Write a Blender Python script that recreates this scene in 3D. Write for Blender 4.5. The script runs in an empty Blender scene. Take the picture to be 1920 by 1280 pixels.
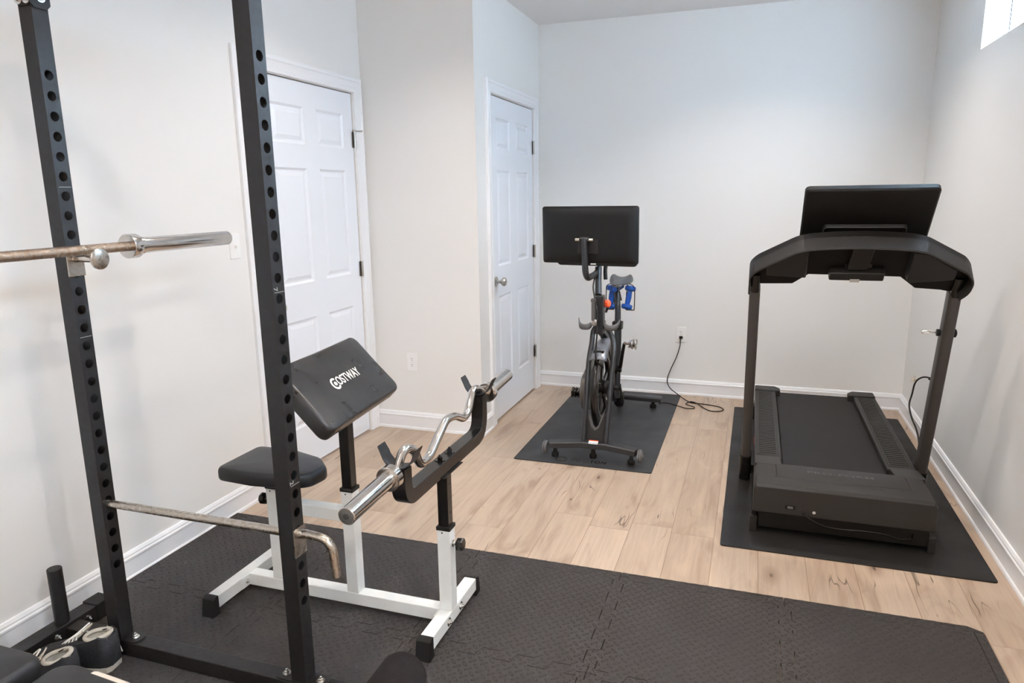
import bpy, bmesh, math, random
from mathutils import Vector, Matrix
random.seed(7)
sc = bpy.context.scene
COL = sc.collection
V = Vector
PI = math.pi

# ---------------------------------------------------------------- camera
cam_h, yaw, pitch, roll, foc = 1.4406, -0.3308, -0.2032, -0.0156, 1322.65
f = V((math.sin(yaw)*math.cos(pitch), math.cos(yaw)*math.cos(pitch), math.sin(pitch)))
r = f.cross(V((0, 0, 1))).normalized(); u = r.cross(f)
R = r*math.cos(roll)+u*math.sin(roll); U = -r*math.sin(roll)+u*math.cos(roll)
cd = bpy.data.cameras.new('camera'); cam = bpy.data.objects.new('camera', cd); COL.objects.link(cam)
cd.sensor_width = 36; cd.lens = foc/1920*36; cd.clip_start = .05
cam.matrix_world = Matrix(((R.x, U.x, -f.x, 0), (R.y, U.y, -f.y, 0), (R.z, U.z, -f.z, cam_h), (0, 0, 0, 1)))
sc.camera = cam

# ---------------------------------------------------------------- light
sc.view_settings.view_transform = 'Standard'; sc.view_settings.look = 'None'
sc.view_settings.gamma = 1; sc.view_settings.use_curve_mapping = False
sc.view_settings.exposure = 0.15
sc.cycles.use_denoising = True
sc.cycles.max_bounces = 10; sc.cycles.diffuse_bounces = 7
w = bpy.data.worlds.new('sky'); sc.world = w; w.use_nodes = True
w.node_tree.nodes['Background'].inputs[0].default_value = (.54, .76, 1, 1)
wn_, wl_ = w.node_tree.nodes, w.node_tree.links       # overcast sky seen above the rim of a basement window well
wt = wn_.new('ShaderNodeTexCoord'); ws = wn_.new('ShaderNodeSeparateXYZ'); wm = wn_.new('ShaderNodeMapRange'); wm.interpolation_type = 'SMOOTHSTEP'
wl_.new(wt.outputs['Generated'], ws.inputs[0]); wl_.new(ws.outputs[2], wm.inputs[0])
for i_, q_ in enumerate((.08, .36, 18, 290)): wm.inputs[i_+1].default_value = q_
wl_.new(wm.outputs[0], wn_['Background'].inputs[1])

HC = 2.62
def lamp(x, y, e, col=(1, .90, .805), size=.09, spread=160):
    d = bpy.data.lights.new('recessed_lamp', 'AREA'); d.shape = 'DISK'; d.size = size
    d.energy = e; d.color = col; d.spread = math.radians(spread)
    o = bpy.data.objects.new('recessed_lamp', d); COL.objects.link(o); o.location = (x, y, HC-.012)
    return o
LAMPS = [(-1.42, 2.90, 6, 135), (.05, 4.05, 10.5, 128), (-.30, 2.30, 13, 150), (.45, .8, 23, 160), (-1.0, 1.0, 8.5, 170), (.45, -1.4, 22, 160), (-1.2, -1.6, 20, 160)]
for x, y, e, sp_ in LAMPS: lamp(x, y, e, spread=sp_)
def portal(x, y0, y1, z0, z1):
    d = bpy.data.lights.new('window_daylight', 'AREA'); d.shape = 'RECTANGLE'; d.size = y1-y0; d.size_y = z1-z0
    d.cycles.is_portal = True
    o = bpy.data.objects.new('window_daylight', d); COL.objects.link(o); o.location = (x, (y0+y1)/2, (z0+z1)/2)
    o.rotation_euler = (PI/2, 0, PI/2)
WIN = [(2.95, 4.135, 2.095, 2.52), (-1.2, .6, 2.095, 2.52)]  # second entry is an unseen window, added to let in more daylight
for y0, y1, z0, z1 in WIN: portal(.995, y0, y1, z0, z1)

# ---------------------------------------------------------------- materials
def mat(name, col, rough=.5, metal=0, noise=0, nscale=40, bump=0, bscale=200, coat=0, spec=.5, ncol=None, bdetail=3):
    m = bpy.data.materials.new(name); m.use_nodes = True
    nt = m.node_tree; N = nt.nodes; L = nt.links; b = N['Principled BSDF']
    b.inputs['Base Color'].default_value = (*col, 1); b.inputs['Roughness'].default_value = rough
    b.inputs['Metallic'].default_value = metal; b.inputs['Specular IOR Level'].default_value = spec
    b.inputs['Coat Weight'].default_value = coat
    tc = N.new('ShaderNodeTexCoord')
    if noise:
        n = N.new('ShaderNodeTexNoise'); n.inputs['Scale'].default_value = nscale; n.inputs['Detail'].default_value = 4
        L.new(tc.outputs['Object'], n.inputs['Vector'])
        mr = N.new('ShaderNodeMapRange'); mr.inputs[1].default_value = .3; mr.inputs[2].default_value = .7
        L.new(n.outputs['Fac'], mr.inputs[0])
        mx = N.new('ShaderNodeMix'); mx.data_type = 'RGBA'
        c2 = ncol or tuple(c*(1-noise) for c in col)
        mx.inputs[6].default_value = (*col, 1); mx.inputs[7].default_value = (*c2, 1)
        L.new(mr.outputs[0], mx.inputs[0]); L.new(mx.outputs[2], b.inputs['Base Color'])
        mr2 = N.new('ShaderNodeMapRange'); mr2.inputs[1].default_value = .3; mr2.inputs[2].default_value = .7
        mr2.inputs[3].default_value = max(0, rough-.06); mr2.inputs[4].default_value = min(1, rough+.08)
        L.new(n.outputs['Fac'], mr2.inputs[0]); L.new(mr2.outputs[0], b.inputs['Roughness'])
    if bump:
        n = N.new('ShaderNodeTexNoise'); n.inputs['Scale'].default_value = bscale; n.inputs['Detail'].default_value = bdetail
        L.new(tc.outputs['Object'], n.inputs['Vector'])
        bp = N.new('ShaderNodeBump'); bp.inputs['Strength'].default_value = bump; bp.inputs['Distance'].default_value = .002
        L.new(n.outputs['Fac'], bp.inputs['Height']); L.new(bp.outputs[0], b.inputs['Normal'])
    return m
WALL = mat('wall_paint', (.80, .79, .77), .55, bump=.12, bscale=350)
CEIL = mat('ceiling_paint', (.82, .81, .80), .8)
TRIM = mat('white_trim_paint', (.84, .85, .87), .32)
DOOR = mat('door_paint', (.80, .83, .88), .33)
BLACKM = mat('black_powder_coat', (.013, .0115, .011), .42, spec=.35, noise=.25, nscale=60, bump=.12, bscale=900)
GLOSSB = mat('gloss_black_tube', (.006, .0055, .005), .22, spec=.4)
WHITEM = mat('white_powder_coat', (.80, .82, .81), .33, noise=.05, nscale=30)
CHROME = mat('chrome', (.64, .615, .59), .16, 1, noise=.12, nscale=25)
CHROMED = mat('worn_chrome_shaft', (.50, .44, .38), .30, 1, noise=.35, nscale=70, ncol=(.36, .24, .16), bump=.5, bscale=900)
STEEL = mat('brushed_steel', (.50, .46, .41), .27, 1, noise=.10, nscale=60)
NICKEL = mat('satin_nickel', (.52, .50, .47), .3, 1)
ZINC = mat('zinc_bolt', (.70, .70, .68), .22, 1)
RUBBER = mat('black_rubber', (.010, .0095, .009), .55, spec=.3)
VINYL = mat('black_vinyl', (.013, .012, .0115), .30, spec=.45, noise=.3, nscale=14, bump=.35, bscale=18, ncol=(.026, .023, .020))
VINYL2 = mat('black_vinyl_grained', (.012, .0115, .0115), .40, spec=.45, bump=.3, bscale=500)
CREAM = mat('cream_vinyl', (.70, .62, .52), .5, noise=.08, nscale=50)
FOAMR = mat('brown_black_foam', (.016, .012, .0105), .95, spec=.1, noise=.3, nscale=300, bump=.5, bscale=500)
PLASTIC = mat('charcoal_plastic', (.016, .0145, .013), .45, spec=.35, bump=.25, bscale=900)
PLASTICD = mat('dark_plastic', (.004, .0034, .0028), .48, spec=.3, bump=.2, bscale=900)
HOOD = mat('charcoal_hood_plastic', (.022, .020, .018), .5, spec=.35, bump=.25, bscale=900)
POSTG = mat('grey_brown_tube', (.060, .053, .048), .45, metal=.2, spec=.4)
BELT = mat('treadmill_belt', (.014, .0125, .0115), .7, spec=.3, bump=.4, bscale=700)
MATB = mat('black_mat_vinyl', (.026, .027, .029), .55, noise=.2, nscale=5, bump=.5, bscale=350)
BIKEM = mat('charcoal_bike_frame', (.017, .0175, .019), .36, spec=.45)
MATT = mat('treadmill_mat_vinyl', (.015, .014, .013), .6, noise=.15, nscale=5, bump=.5, bscale=350, spec=.35)
SHROUD = mat('silver_shroud', (.20, .205, .23), .33, metal=.4)
GUARD = mat('grey_guard', (.12, .115, .105), .4, metal=.4)
SADDLE = mat('grey_saddle', (.07, .073, .078), .5)
CUPG = mat('grey_plastic', (.11, .11, .11), .5)
BLUE = mat('blue_vinyl', (.004, .075, .36), .4)
ORANGE = mat('orange_plastic', (.9, .10, .02), .4)
WHITEP = mat('white_plastic', (.85, .85, .84), .35)
LOGO = mat('white_print', (.85, .84, .82), .5)
GREYT = mat('grey_print', (.060, .057, .053), .5)
DARKSLOT = mat('dark_slot', (.03, .028, .026), .6)
SHOEB = mat('black_suede', (.018, .017, .018), .8, noise=.3, nscale=120)
SHOEL = mat('cream_lining', (.55, .50, .42), .9, noise=.15, nscale=80)
LACE = mat('white_lace', (.78, .77, .74), .8)
SLAT = mat('grey_label', (.45, .44, .42), .5)

def wood():
    m = bpy.data.materials.new('oak_planks'); m.use_nodes = True; nt = m.node_tree; N = nt.nodes; L = nt.links
    b = N['Principled BSDF']; b.inputs['Roughness'].default_value = .42
    tc = N.new('ShaderNodeTexCoord'); sp = N.new('ShaderNodeSeparateXYZ'); L.new(tc.outputs['Object'], sp.inputs[0])
    def M(op, a, b_=None, c=None):
        n = N.new('ShaderNodeMath'); n.operation = op
        for i, x in enumerate((a, b_, c)):
            if x is None: continue
            if isinstance(x, (int, float)): n.inputs[i].default_value = x
            else: L.new(x, n.inputs[i])
        return n.outputs[0]
    def C(x, y, z=0):
        n = N.new('ShaderNodeCombineXYZ')
        for i, q in enumerate((x, y, z)):
            if isinstance(q, (int, float)): n.inputs[i].default_value = q
            else: L.new(q, n.inputs[i])
        return n.outputs[0]
    W = .1775
    xs = M('DIVIDE', M('ADD', sp.outputs[0], .277+W*20), W)
    row = M('FLOOR', xs); fx = M('FRACT', xs)
    wn = N.new('ShaderNodeTexWhiteNoise'); wn.noise_dimensions = '1D'; L.new(row, wn.inputs['W'])
    ys = M('DIVIDE', M('ADD', sp.outputs[1], M('MULTIPLY', wn.outputs['Value'], 1.7)), 1.45)
    yi = M('FLOOR', ys); fy = M('FRACT', ys)
    w2 = N.new('ShaderNodeTexWhiteNoise'); w2.noise_dimensions = '3D'; L.new(C(row, yi, 3.3), w2.inputs['Vector'])
    pr = N.new('ShaderNodeValToRGB'); e = pr.color_ramp.elements
    e[0].position = 0; e[0].color = (.40, .285, .20, 1); e[1].position = 1; e[1].color = (.56, .435, .33, 1)
    for p, c in ((.3, (.47, .350, .255, 1)), (.6, (.52, .395, .295, 1)), (.8, (.44, .320, .23, 1))):
        q = e.new(p); q.color = c
    L.new(w2.outputs['Value'], pr.inputs[0])
    rnd = M('MULTIPLY', w2.outputs['Value'], 37)
    # grain
    g = N.new('ShaderNodeTexNoise'); g.inputs['Scale'].default_value = 1; g.inputs['Detail'].default_value = 6; g.inputs['Roughness'].default_value = .65
    g.inputs['Distortion'].default_value = .6
    L.new(C(M('MULTIPLY', sp.outputs[0], 60), M('MULTIPLY', sp.outputs[1], 2.2), rnd), g.inputs['Vector'])
    g2 = N.new('ShaderNodeTexNoise'); g2.inputs['Scale'].default_value = 1; g2.inputs['Detail'].default_value = 3; g2.inputs['Distortion'].default_value = 1.5
    L.new(C(M('MULTIPLY', sp.outputs[0], 7), M('MULTIPLY', sp.outputs[1], 1.7), rnd), g2.inputs['Vector'])
    def mix(fac, a, c, mode='MIX', f0=None):
        n = N.new('ShaderNodeMix'); n.data_type = 'RGBA'; n.blend_type = mode
        if isinstance(fac, (int, float)): n.inputs[0].default_value = fac
        else: L.new(fac, n.inputs[0])
        if isinstance(a, tuple): n.inputs[6].default_value = a
        else: L.new(a, n.inputs[6])
        if isinstance(c, tuple): n.inputs[7].default_value = c
        else: L.new(c, n.inputs[7])
        return n.outputs[2]
    def rng(x, a, b_, c=0, d=1):
        n = N.new('ShaderNodeMapRange'); L.new(x, n.inputs[0])
        for i, q in enumerate((a, b_, c, d)): n.inputs[i+1].default_value = q
        return n.outputs[0]
    col = mix(rng(g.outputs['Fac'], .42, .68, 0, .38), pr.outputs[0], (.30, .20, .13, 1))
    col = mix(rng(g2.outputs['Fac'], .54, .74, 0, .65), col, (.27, .165, .10, 1))
    col = mix(rng(g2.outputs['Fac'], .45, .25, 0, .4), col, (.66, .50, .36, 1))
    # knots and cracks
    vo = N.new('ShaderNodeTexVoronoi'); vo.inputs['Scale'].default_value = 1; vo.feature = 'F1'
    L.new(C(M('ADD', M('MULTIPLY', sp.outputs[0], 5), M('MULTIPLY', g.outputs['Fac'], .25)), M('MULTIPLY', sp.outputs[1], 2.2), 0), vo.inputs['Vector'])
    sc_ = N.new('ShaderNodeSeparateColor'); L.new(vo.outputs['Color'], sc_.inputs[0])
    sel = M('GREATER_THAN', sc_.outputs[0], .5)
    kn = M('MULTIPLY', rng(vo.outputs['Distance'], .20, .05), sel)
    col = mix(M('MULTIPLY', kn, .55), col, (.22, .13, .08, 1))
    kn2 = M('MULTIPLY', rng(vo.outputs['Distance'], .055, .03), sel)
    col = mix(M('MULTIPLY', kn2, .85), col, (.05, .03, .02, 1))
    cr = N.new('ShaderNodeTexNoise'); cr.inputs['Scale'].default_value = 1; cr.inputs['Detail'].default_value = 2
    L.new(C(M('MULTIPLY', sp.outputs[0], 14), M('MULTIPLY', sp.outputs[1], 1.6), M('ADD', rnd, 9)), cr.inputs['Vector'])
    ln = rng(M('ABSOLUTE', M('SUBTRACT', cr.outputs['Fac'], .5)), .006, .001)
    cm = N.new('ShaderNodeTexNoise'); cm.inputs['Scale'].default_value = 2.3
    L.new(C(sp.outputs[0], sp.outputs[1], 4), cm.inputs['Vector'])
    cr2 = M('MULTIPLY', ln, rng(cm.outputs['Fac'], .56, .60))
    col = mix(M('MULTIPLY', cr2, .8), col, (.06, .04, .03, 1))
    # gaps
    ex = M('MINIMUM', fx, M('SUBTRACT', 1, fx)); ey = M('MINIMUM', fy, M('SUBTRACT', 1, fy))
    gap = M('MAXIMUM', rng(ex, .011, .004), rng(ey, .0016, .0005))
    col = mix(M('MULTIPLY', gap, .7), col, (.30, .19, .12, 1))
    L.new(col, b.inputs['Base Color'])
    bp = N.new('ShaderNodeBump'); bp.inputs['Distance'].default_value = .0015; bp.inputs['Strength'].default_value = .6
    hh = M('SUBTRACT', M('SUBTRACT', M('MULTIPLY', g.outputs['Fac'], .25), gap), cr2)
    L.new(hh, bp.inputs['Height']); L.new(bp.outputs[0], b.inputs['Normal'])
    return m
WOOD = wood()

def treadplate():
    m = bpy.data.materials.new('foam_tread_pattern'); m.use_nodes = True; nt = m.node_tree; N = nt.nodes; L = nt.links
    b = N['Principled BSDF']; b.inputs['Roughness'].default_value = .8
    b.inputs['Specular IOR Level'].default_value = .3
    tc = N.new('ShaderNodeTexCoord'); sp = N.new('ShaderNodeSeparateXYZ'); L.new(tc.outputs['Object'], sp.inputs[0])
    def M(op, a, b_=None):
        n = N.new('ShaderNodeMath'); n.operation = op
        for i, x in enumerate((a, b_)):
            if x is None: continue
            if isinstance(x, (int, float)): n.inputs[i].default_value = x
            else: L.new(x, n.inputs[i])
        return n.outputs[0]
    c = .027
    X = M('DIVIDE', M('ADD', sp.outputs[0], 10), c); Y = M('DIVIDE', M('ADD', sp.outputs[1], 10), c)
    # rotate lattice by 45 degrees
    A = M('MULTIPLY', M('ADD', X, Y), .7071); B = M('MULTIPLY', M('ADD', M('SUBTRACT', X, Y), 3000), .7071)
    ch = M('MODULO', M('ADD', M('FLOOR', A), M('FLOOR', B)), 2); ch = M('ABSOLUTE', ch)
    ua = M('SUBTRACT', M('FRACT', A), .5); ub = M('SUBTRACT', M('FRACT', B), .5)
    def ell(p, q): return M('SUBTRACT', 1, M('ADD', M('POWER', M('MULTIPLY', M('ABSOLUTE', p), 2.0), 2), M('POWER', M('MULTIPLY', M('ABSOLUTE', q), 5.5), 2)))
    e1 = M('MULTIPLY', ell(ua, ub), ch); e2 = M('MULTIPLY', ell(ub, ua), M('SUBTRACT', 1, ch))
    hgt = M('MINIMUM', M('MAXIMUM', M('ADD', e1, e2), 0), .45)
    fn = N.new('ShaderNodeTexNoise'); fn.inputs['Scale'].default_value = 600; L.new(tc.outputs['Object'], fn.inputs['Vector'])
    bp = N.new('ShaderNodeBump'); bp.inputs['Distance'].default_value = .011; bp.inputs['Strength'].default_value = 1
    L.new(M('ADD', hgt, M('MULTIPLY', fn.outputs['Fac'], .06)), bp.inputs['Height']); L.new(bp.outputs[0], b.inputs['Normal'])
    n = N.new('ShaderNodeTexNoise'); n.inputs['Scale'].default_value = 3; n.inputs['Detail'].default_value = 4
    L.new(tc.outputs['Object'], n.inputs['Vector'])
    mx = N.new('ShaderNodeMix'); mx.data_type = 'RGBA'; mx.inputs[6].default_value = (.040, .035, .032, 1); mx.inputs[7].default_value = (.052, .046, .042, 1)
    L.new(n.outputs['Fac'], mx.inputs[0]); L.new(mx.outputs[2], b.inputs['Base Color'])
    return m
TREAD = treadplate()
glass = bpy.data.materials.new('window_glass'); glass.use_nodes = True
gb = glass.node_tree.nodes['Principled BSDF']; gb.inputs['Transmission Weight'].default_value = 1; gb.inputs['Roughness'].default_value = 0; gb.inputs['IOR'].default_value = 1.0

# ---------------------------------------------------------------- mesh helpers
class MB:
    def __init__(s): s.bm = bmesh.new()
    def poly(s, pts, faces):
        vs = [s.bm.verts.new(p) for p in pts]
        for f_ in faces:
            try: s.bm.faces.new([vs[i] for i in f_])
            except ValueError: pass
        return s
    def box(s, x0, x1, y0, y1, z0, z1, m=None):
        p = [V((x, y, z)) for x in (x0, x1) for y in (y0, y1) for z in (z0, z1)]
        if m: p = [m @ q for q in p]
        return s.poly(p, [(0, 1, 3, 2), (4, 6, 7, 5), (0, 4, 5, 1), (2, 3, 7, 6), (0, 2, 6, 4), (1, 5, 7, 3)])
    def tube(s, pts, rad, seg=14, sec=None, up=None, caps=True, closed=False):
        """sweep a round (or sec = list of 2-D points) section along pts; rad may be a list"""
        pts = [V(p) for p in pts]; n = len(pts)
        rad = rad if isinstance(rad, (list, tuple)) else [rad]*n
        sec = sec or [(math.cos(2*PI*i/seg), math.sin(2*PI*i/seg)) for i in range(seg)]
        rings = []; prev = None
        for i in range(n):
            a = pts[(i-1) % n] if (i or closed) else pts[0]; b_ = pts[(i+1) % n] if (i < n-1 or closed) else pts[-1]
            t1 = (pts[i]-a).normalized() if (pts[i]-a).length > 1e-9 else None
            t2 = (b_-pts[i]).normalized() if (b_-pts[i]).length > 1e-9 else None
            t = ((t1 or t2)+(t2 or t1)).normalized()
            if prev is None:
                ref = V(up) if up else (V((0, 0, 1)) if abs(t.z) < .9 else V((0, 1, 0)))
                x = ref.cross(t).normalized()
            else: x = (prev-t*prev.dot(t)).normalized()
            prev = x; y = t.cross(x)
            k = 1/max(.4, math.sqrt((1+(t1.dot(t2) if t1 and t2 else 1))/2)) if len(sec) < 6 else 1
            rings.append([s.bm.verts.new(pts[i]+(x*p[0]*k+y*p[1])*rad[i]) for p in sec])
        m_ = len(sec)
        for i in range(n if closed else n-1):
            for j in range(m_):
                s.bm.faces.new((rings[i][j], rings[i][(j+1) % m_], rings[(i+1) % n][(j+1) % m_], rings[(i+1) % n][j]))
        if caps and not closed:
            s.bm.faces.new(rings[0][::-1]); s.bm.faces.new(rings[-1])
        return s
    def lathe(s, base, axis, prof, seg=24, caps=True):
        """prof = [(distance along axis, radius)]"""
        base = V(base); ax = V(axis).normalized()
        pts = [base+ax*d for d, _ in prof]
        ref = V((0, 0, 1)) if abs(ax.z) < .9 else V((0, 1, 0)); x = ref.cross(ax).normalized(); y = ax.cross(x)
        rings = []
        for p, (_, q) in zip(pts, prof):
            if q < 1e-6: rings.append([s.bm.verts.new(p)])
            else: rings.append([s.bm.verts.new(p+(x*math.cos(2*PI*i/seg)+y*math.sin(2*PI*i/seg))*q) for i in range(seg)])
        for a, b_ in zip(rings, rings[1:]):
            for j in range(seg):
                j2 = (j+1) % seg
                if len(a) == 1 and len(b_) == 1: break
                if len(a) == 1: s.bm.faces.new((a[0], b_[j], b_[j2]))
                elif len(b_) == 1: s.bm.faces.new((a[j], b_[0], a[j2]))
                else: s.bm.faces.new((a[j], a[j2], b_[j2], b_[j]))
        if not caps:
            bmesh.ops.remove_doubles(s.bm, verts=rings[0]+rings[-1], dist=1e-6); return s
        if len(rings[0]) > 1: s.bm.faces.new(rings[0][::-1])
        if len(rings[-1]) > 1: s.bm.faces.new(rings[-1])
        return s
    def prism(s, outline, o, ax, ay, thick, scale2=1):
        """2-D outline in the plane (o, ax, ay) extruded along ax x ay"""
        o, ax, ay = V(o), V(ax).normalized(), V(ay).normalized(); nz = ax.cross(ay)*thick
        a = [s.bm.verts.new(o+ax*p[0]+ay*p[1]) for p in outline]
        b_ = [s.bm.verts.new(o+ax*p[0]*scale2+ay*p[1]*scale2+nz) for p in outline]
        n = len(a)
        s.bm.faces.new(a[::-1]); s.bm.faces.new(b_)
        for i in range(n): s.bm.faces.new((a[i], a[(i+1) % n], b_[(i+1) % n], b_[i]))
        return s
    def pad(s, outline, o, ax, ay, thick, rnd, crown=0, steps=4):
        """cushion: outline extruded with rounded upper and lower edges"""
        o, ax, ay = V(o), V(ax).normalized(), V(ay).normalized(); nz = ax.cross(ay)
        n = len(outline); cx = sum(p[0] for p in outline)/n; cy = sum(p[1] for p in outline)/n
        mr = max(math.hypot(p[0]-cx, p[1]-cy) for p in outline)
        rings = []
        lv = []
        for k in range(steps+1):
            a = PI/2*k/steps; lv.append((rnd*(1-math.cos(a))*1, None, rnd*(1-math.sin(a))))
        levels = [(rnd*.5*(1-math.cos(PI/2*(1-k/steps))) if 0 else 0, 0) for k in range(0)]
        for k in range(steps+1):
            a = PI/2*k/steps; levels.append((rnd*.6*(1-math.cos(a)), rnd*.6*(1-math.sin(a))))
        levels = [(z, i) for z, i in levels]
        low = [(rnd*.5*(1-math.sin(PI/2*k/steps)), 0) for k in range(0)]
        prof = [(0, rnd*.5), (rnd*.15, rnd*.2), (rnd*.5, 0)]
        for k in range(steps+1):
            a = PI/2*k/steps; prof.append((thick-rnd+rnd*math.sin(a), rnd*(1-math.cos(a))))
        for z, ins in prof:
            q = 1-ins/mr
            rings.append([s.bm.verts.new(o+ax*(cx+(p[0]-cx)*(1-ins/max(.02, abs(p[0]-cx)+abs(p[1]-cy))*1.0))+ay*(cy+(p[1]-cy)*(1-ins/max(.02, abs(p[0]-cx)+abs(p[1]-cy))))+nz*z) for p in outline])
        for a, b_ in zip(rings, rings[1:]):
            for i in range(n): s.bm.faces.new((a[i], a[(i+1) % n], b_[(i+1) % n], b_[i]))
        s.bm.faces.new(rings[0][::-1])
        last = rings[-1]
        c0 = o+ax*cx+ay*cy
        for q, cr in ((.75, .55), (.4, .9)):
            nw = [s.bm.verts.new(c0+(v_.co-c0-nz*thick)*0+nz*(thick+crown*cr)+(rings[-1][i].co-(c0+nz*thick))*q) for i, v_ in enumerate(rings[-1])]
            for i in range(n): s.bm.faces.new((last[i], last[(i+1) % n], nw[(i+1) % n], nw[i]))
            last = nw
        s.bm.faces.new(last)
        return s
    def build(s, name, m, parent=None, bevel=0, angle=35, loc=None, sub=0):
        bmesh.ops.recalc_face_normals(s.bm, faces=s.bm.faces)
        me = bpy.data.meshes.new(name)
        off = V((0, 0, 0)); p = parent
        while p: off += p.location; p = p.parent
        if loc is not None: off = V(loc)
        bmesh.ops.translate(s.bm, verts=s.bm.verts, vec=-off)
        s.bm.to_mesh(me); s.bm.free()
        me.polygons.foreach_set('use_smooth', [True]*len(me.polygons)); me.set_sharp_from_angle(angle=math.radians(angle))
        me.materials.append(m)
        o = bpy.data.objects.new(name, me); COL.objects.link(o)
        if loc is not None: o.location = loc
        if parent: o.parent = parent
        if bevel:
            bv = o.modifiers.new('bevel', 'BEVEL'); bv.width = bevel; bv.segments = 2; bv.limit_method = 'ANGLE'; bv.angle_limit = math.radians(40)
            bv.harden_normals = True
        if sub:
            sm = o.modifiers.new('sub', 'SUBSURF'); sm.levels = sm.render_levels = sub
        return o
def tag(o, label=None, cat=None, group=None, kind=None):
    for k, v_ in (('label', label), ('category', cat), ('group', group), ('kind', kind)):
        if v_: o[k] = v_
    return o
def thing(name, loc, label, cat, group=None):
    o = bpy.data.objects.new(name, None); o.empty_display_size = .1; COL.objects.link(o); o.location = loc
    return tag(o, label, cat, group)
def struct(o): o['kind'] = 'structure'; return o
def copy_tree(o, d, parent=None):
    c = o.copy(); COL.objects.link(c)
    if parent: c.parent = parent
    else: c.location = o.location+V(d)
    for ch in list(o.children): copy_tree(ch, d, c)
    return c
def rrect(w_, h_, rr, n=5, cx=0, cy=0):
    pts = []
    for sx, sy, a0 in ((1, 1, 0), (-1, 1, 90), (-1, -1, 180), (1, -1, 270)):
        for k in range(n+1):
            a = math.radians(a0+90*k/n); pts.append((cx+sx*(w_/2-rr)+rr*math.cos(a), cy+sy*(h_/2-rr)+rr*math.sin(a)))
    return pts
def bez(pts, n=8):
    """Catmull-Rom through points"""
    P = [V(p) for p in pts]; P = [P[0]*2-P[1]]+P+[P[-1]*2-P[-2]]; out = []
    for i in range(1, len(P)-2):
        for k in range(n):
            t = k/n; a, b_, c, d = P[i-1:i+3]
            out.append(.5*((2*b_)+(c-a)*t+(2*a-5*b_+4*c-d)*t*t+(3*b_-a-3*c+d)*t**3))
    return out+[P[-2]]
def rpoly(pts, rr, n=5):
    """polyline with rounded corners"""
    P = [V(p) for p in pts]; out = [P[0]]
    for i in range(1, len(P)-1):
        a = (P[i-1]-P[i]); b_ = (P[i+1]-P[i]); k = min(rr, a.length*.49, b_.length*.49)
        p0 = P[i]+a.normalized()*k; p2 = P[i]+b_.normalized()*k
        for j in range(n+1):
            t = j/n; out.append(p0*(1-t)**2+P[i]*2*t*(1-t)+p2*t*t)
    return out+[P[-1]]
def SQ(w_, h_=None): h_ = h_ or w_; return [(w_/2, h_/2), (-w_/2, h_/2), (-w_/2, -h_/2), (w_/2, -h_/2)]
def text_mesh(txt, size, depth=.0008, bold=0, sx=1, spacing=1):
    c = bpy.data.curves.new('lettering', 'FONT'); c.body = txt; c.size = size; c.extrude = depth; c.offset = bold; c.space_character = spacing
    c.align_x = 'CENTER'; c.align_y = 'CENTER'
    t = bpy.data.objects.new('lettering', c); COL.objects.link(t)
    dg = bpy.context.evaluated_depsgraph_get(); me = bpy.data.meshes.new_from_object(t.evaluated_get(dg))
    bm = bmesh.new(); bm.from_mesh(me); bpy.data.objects.remove(t); bpy.data.meshes.remove(me)
    bmesh.ops.scale(bm, vec=(sx, 1, 1), verts=bm.verts)
    return bm
def bolt(mb, p, axis, rad=.008, h_=.006, washer=True):
    if washer: mb.lathe(p, axis, [(0, rad*1.6), (.0015, rad*1.6)], 18)
    mb.lathe(V(p)+V(axis).normalized()*.0014, axis, [(0, rad), (h_, rad), (h_+.0015, rad*.8)], 6)
    return mb.lathe(V(p)+V(axis).normalized()*(h_+.002), axis, [(0, rad*.55), (.005, rad*.5), (.007, rad*.2)], 12)

# ---------------------------------------------------------------- room
XL, YJ, XC, YB, XR, YF = -2.2423, 3.8539, -1.5225, 5.1141, .9815, -2.6
DH = 2.03
D1 = (2.83, 3.744); D2 = (4.097, 4.958)
b = MB(); b.box(XL-.1, XR+.1, YF-.1, YB+.1, -.06, 0); struct(b.build('floor', WOOD))
b = MB(); b.box(XL-.1, XR+.1, YF-.1, YB+.1, HC, HC+.06); struct(b.build('ceiling', CEIL))
T = .12
b = MB(); b.box(XL-T, XL, YF-T, D1[0]-.006, 0, HC); b.box(XL-T, XL, D1[0]-.006, D1[1]+.006, DH+.006, HC); b.box(XL-T, XL, D1[1]+.006, YJ+T, 0, HC)
struct(b.build('wall_left', WALL))
b = MB(); b.box(XL, XC-.0001, YJ, YJ+.1, 0, HC); struct(b.build('wall_jog', WALL))
b = MB(); b.box(XC-.1, XC, YJ+.0001, D2[0]-.006, 0, HC); b.box(XC-.1, XC, D2[0]-.006, D2[1]+.006, DH+.006, HC); b.box(XC-.1, XC, D2[1]+.006, YB+T, 0, HC)
struct(b.build('wall_closet', WALL))
b = MB(); b.box(XC, XR+T, YB, YB+T, 0, HC); struct(b.build('wall_back', WALL))
b = MB(); b.box(XL-T, XR+T, YF-T, YF, 0, HC); struct(b.build('wall_front', WALL))
b = MB()
ys = [YF-T]+[q for w_ in sorted(WIN) for q in w_[:2]]+[YB]
for a0, a1 in zip(ys[::2], ys[1::2]): b.box(XR, XR+T, a0, a1, 0, HC)
for y0, y1, z0, z1 in WIN: b.box(XR, XR+T, y0, y1, 0, z0); b.box(XR, XR+T, y0, y1, z1, HC)
struct(b.build('wall_right', WALL))
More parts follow.
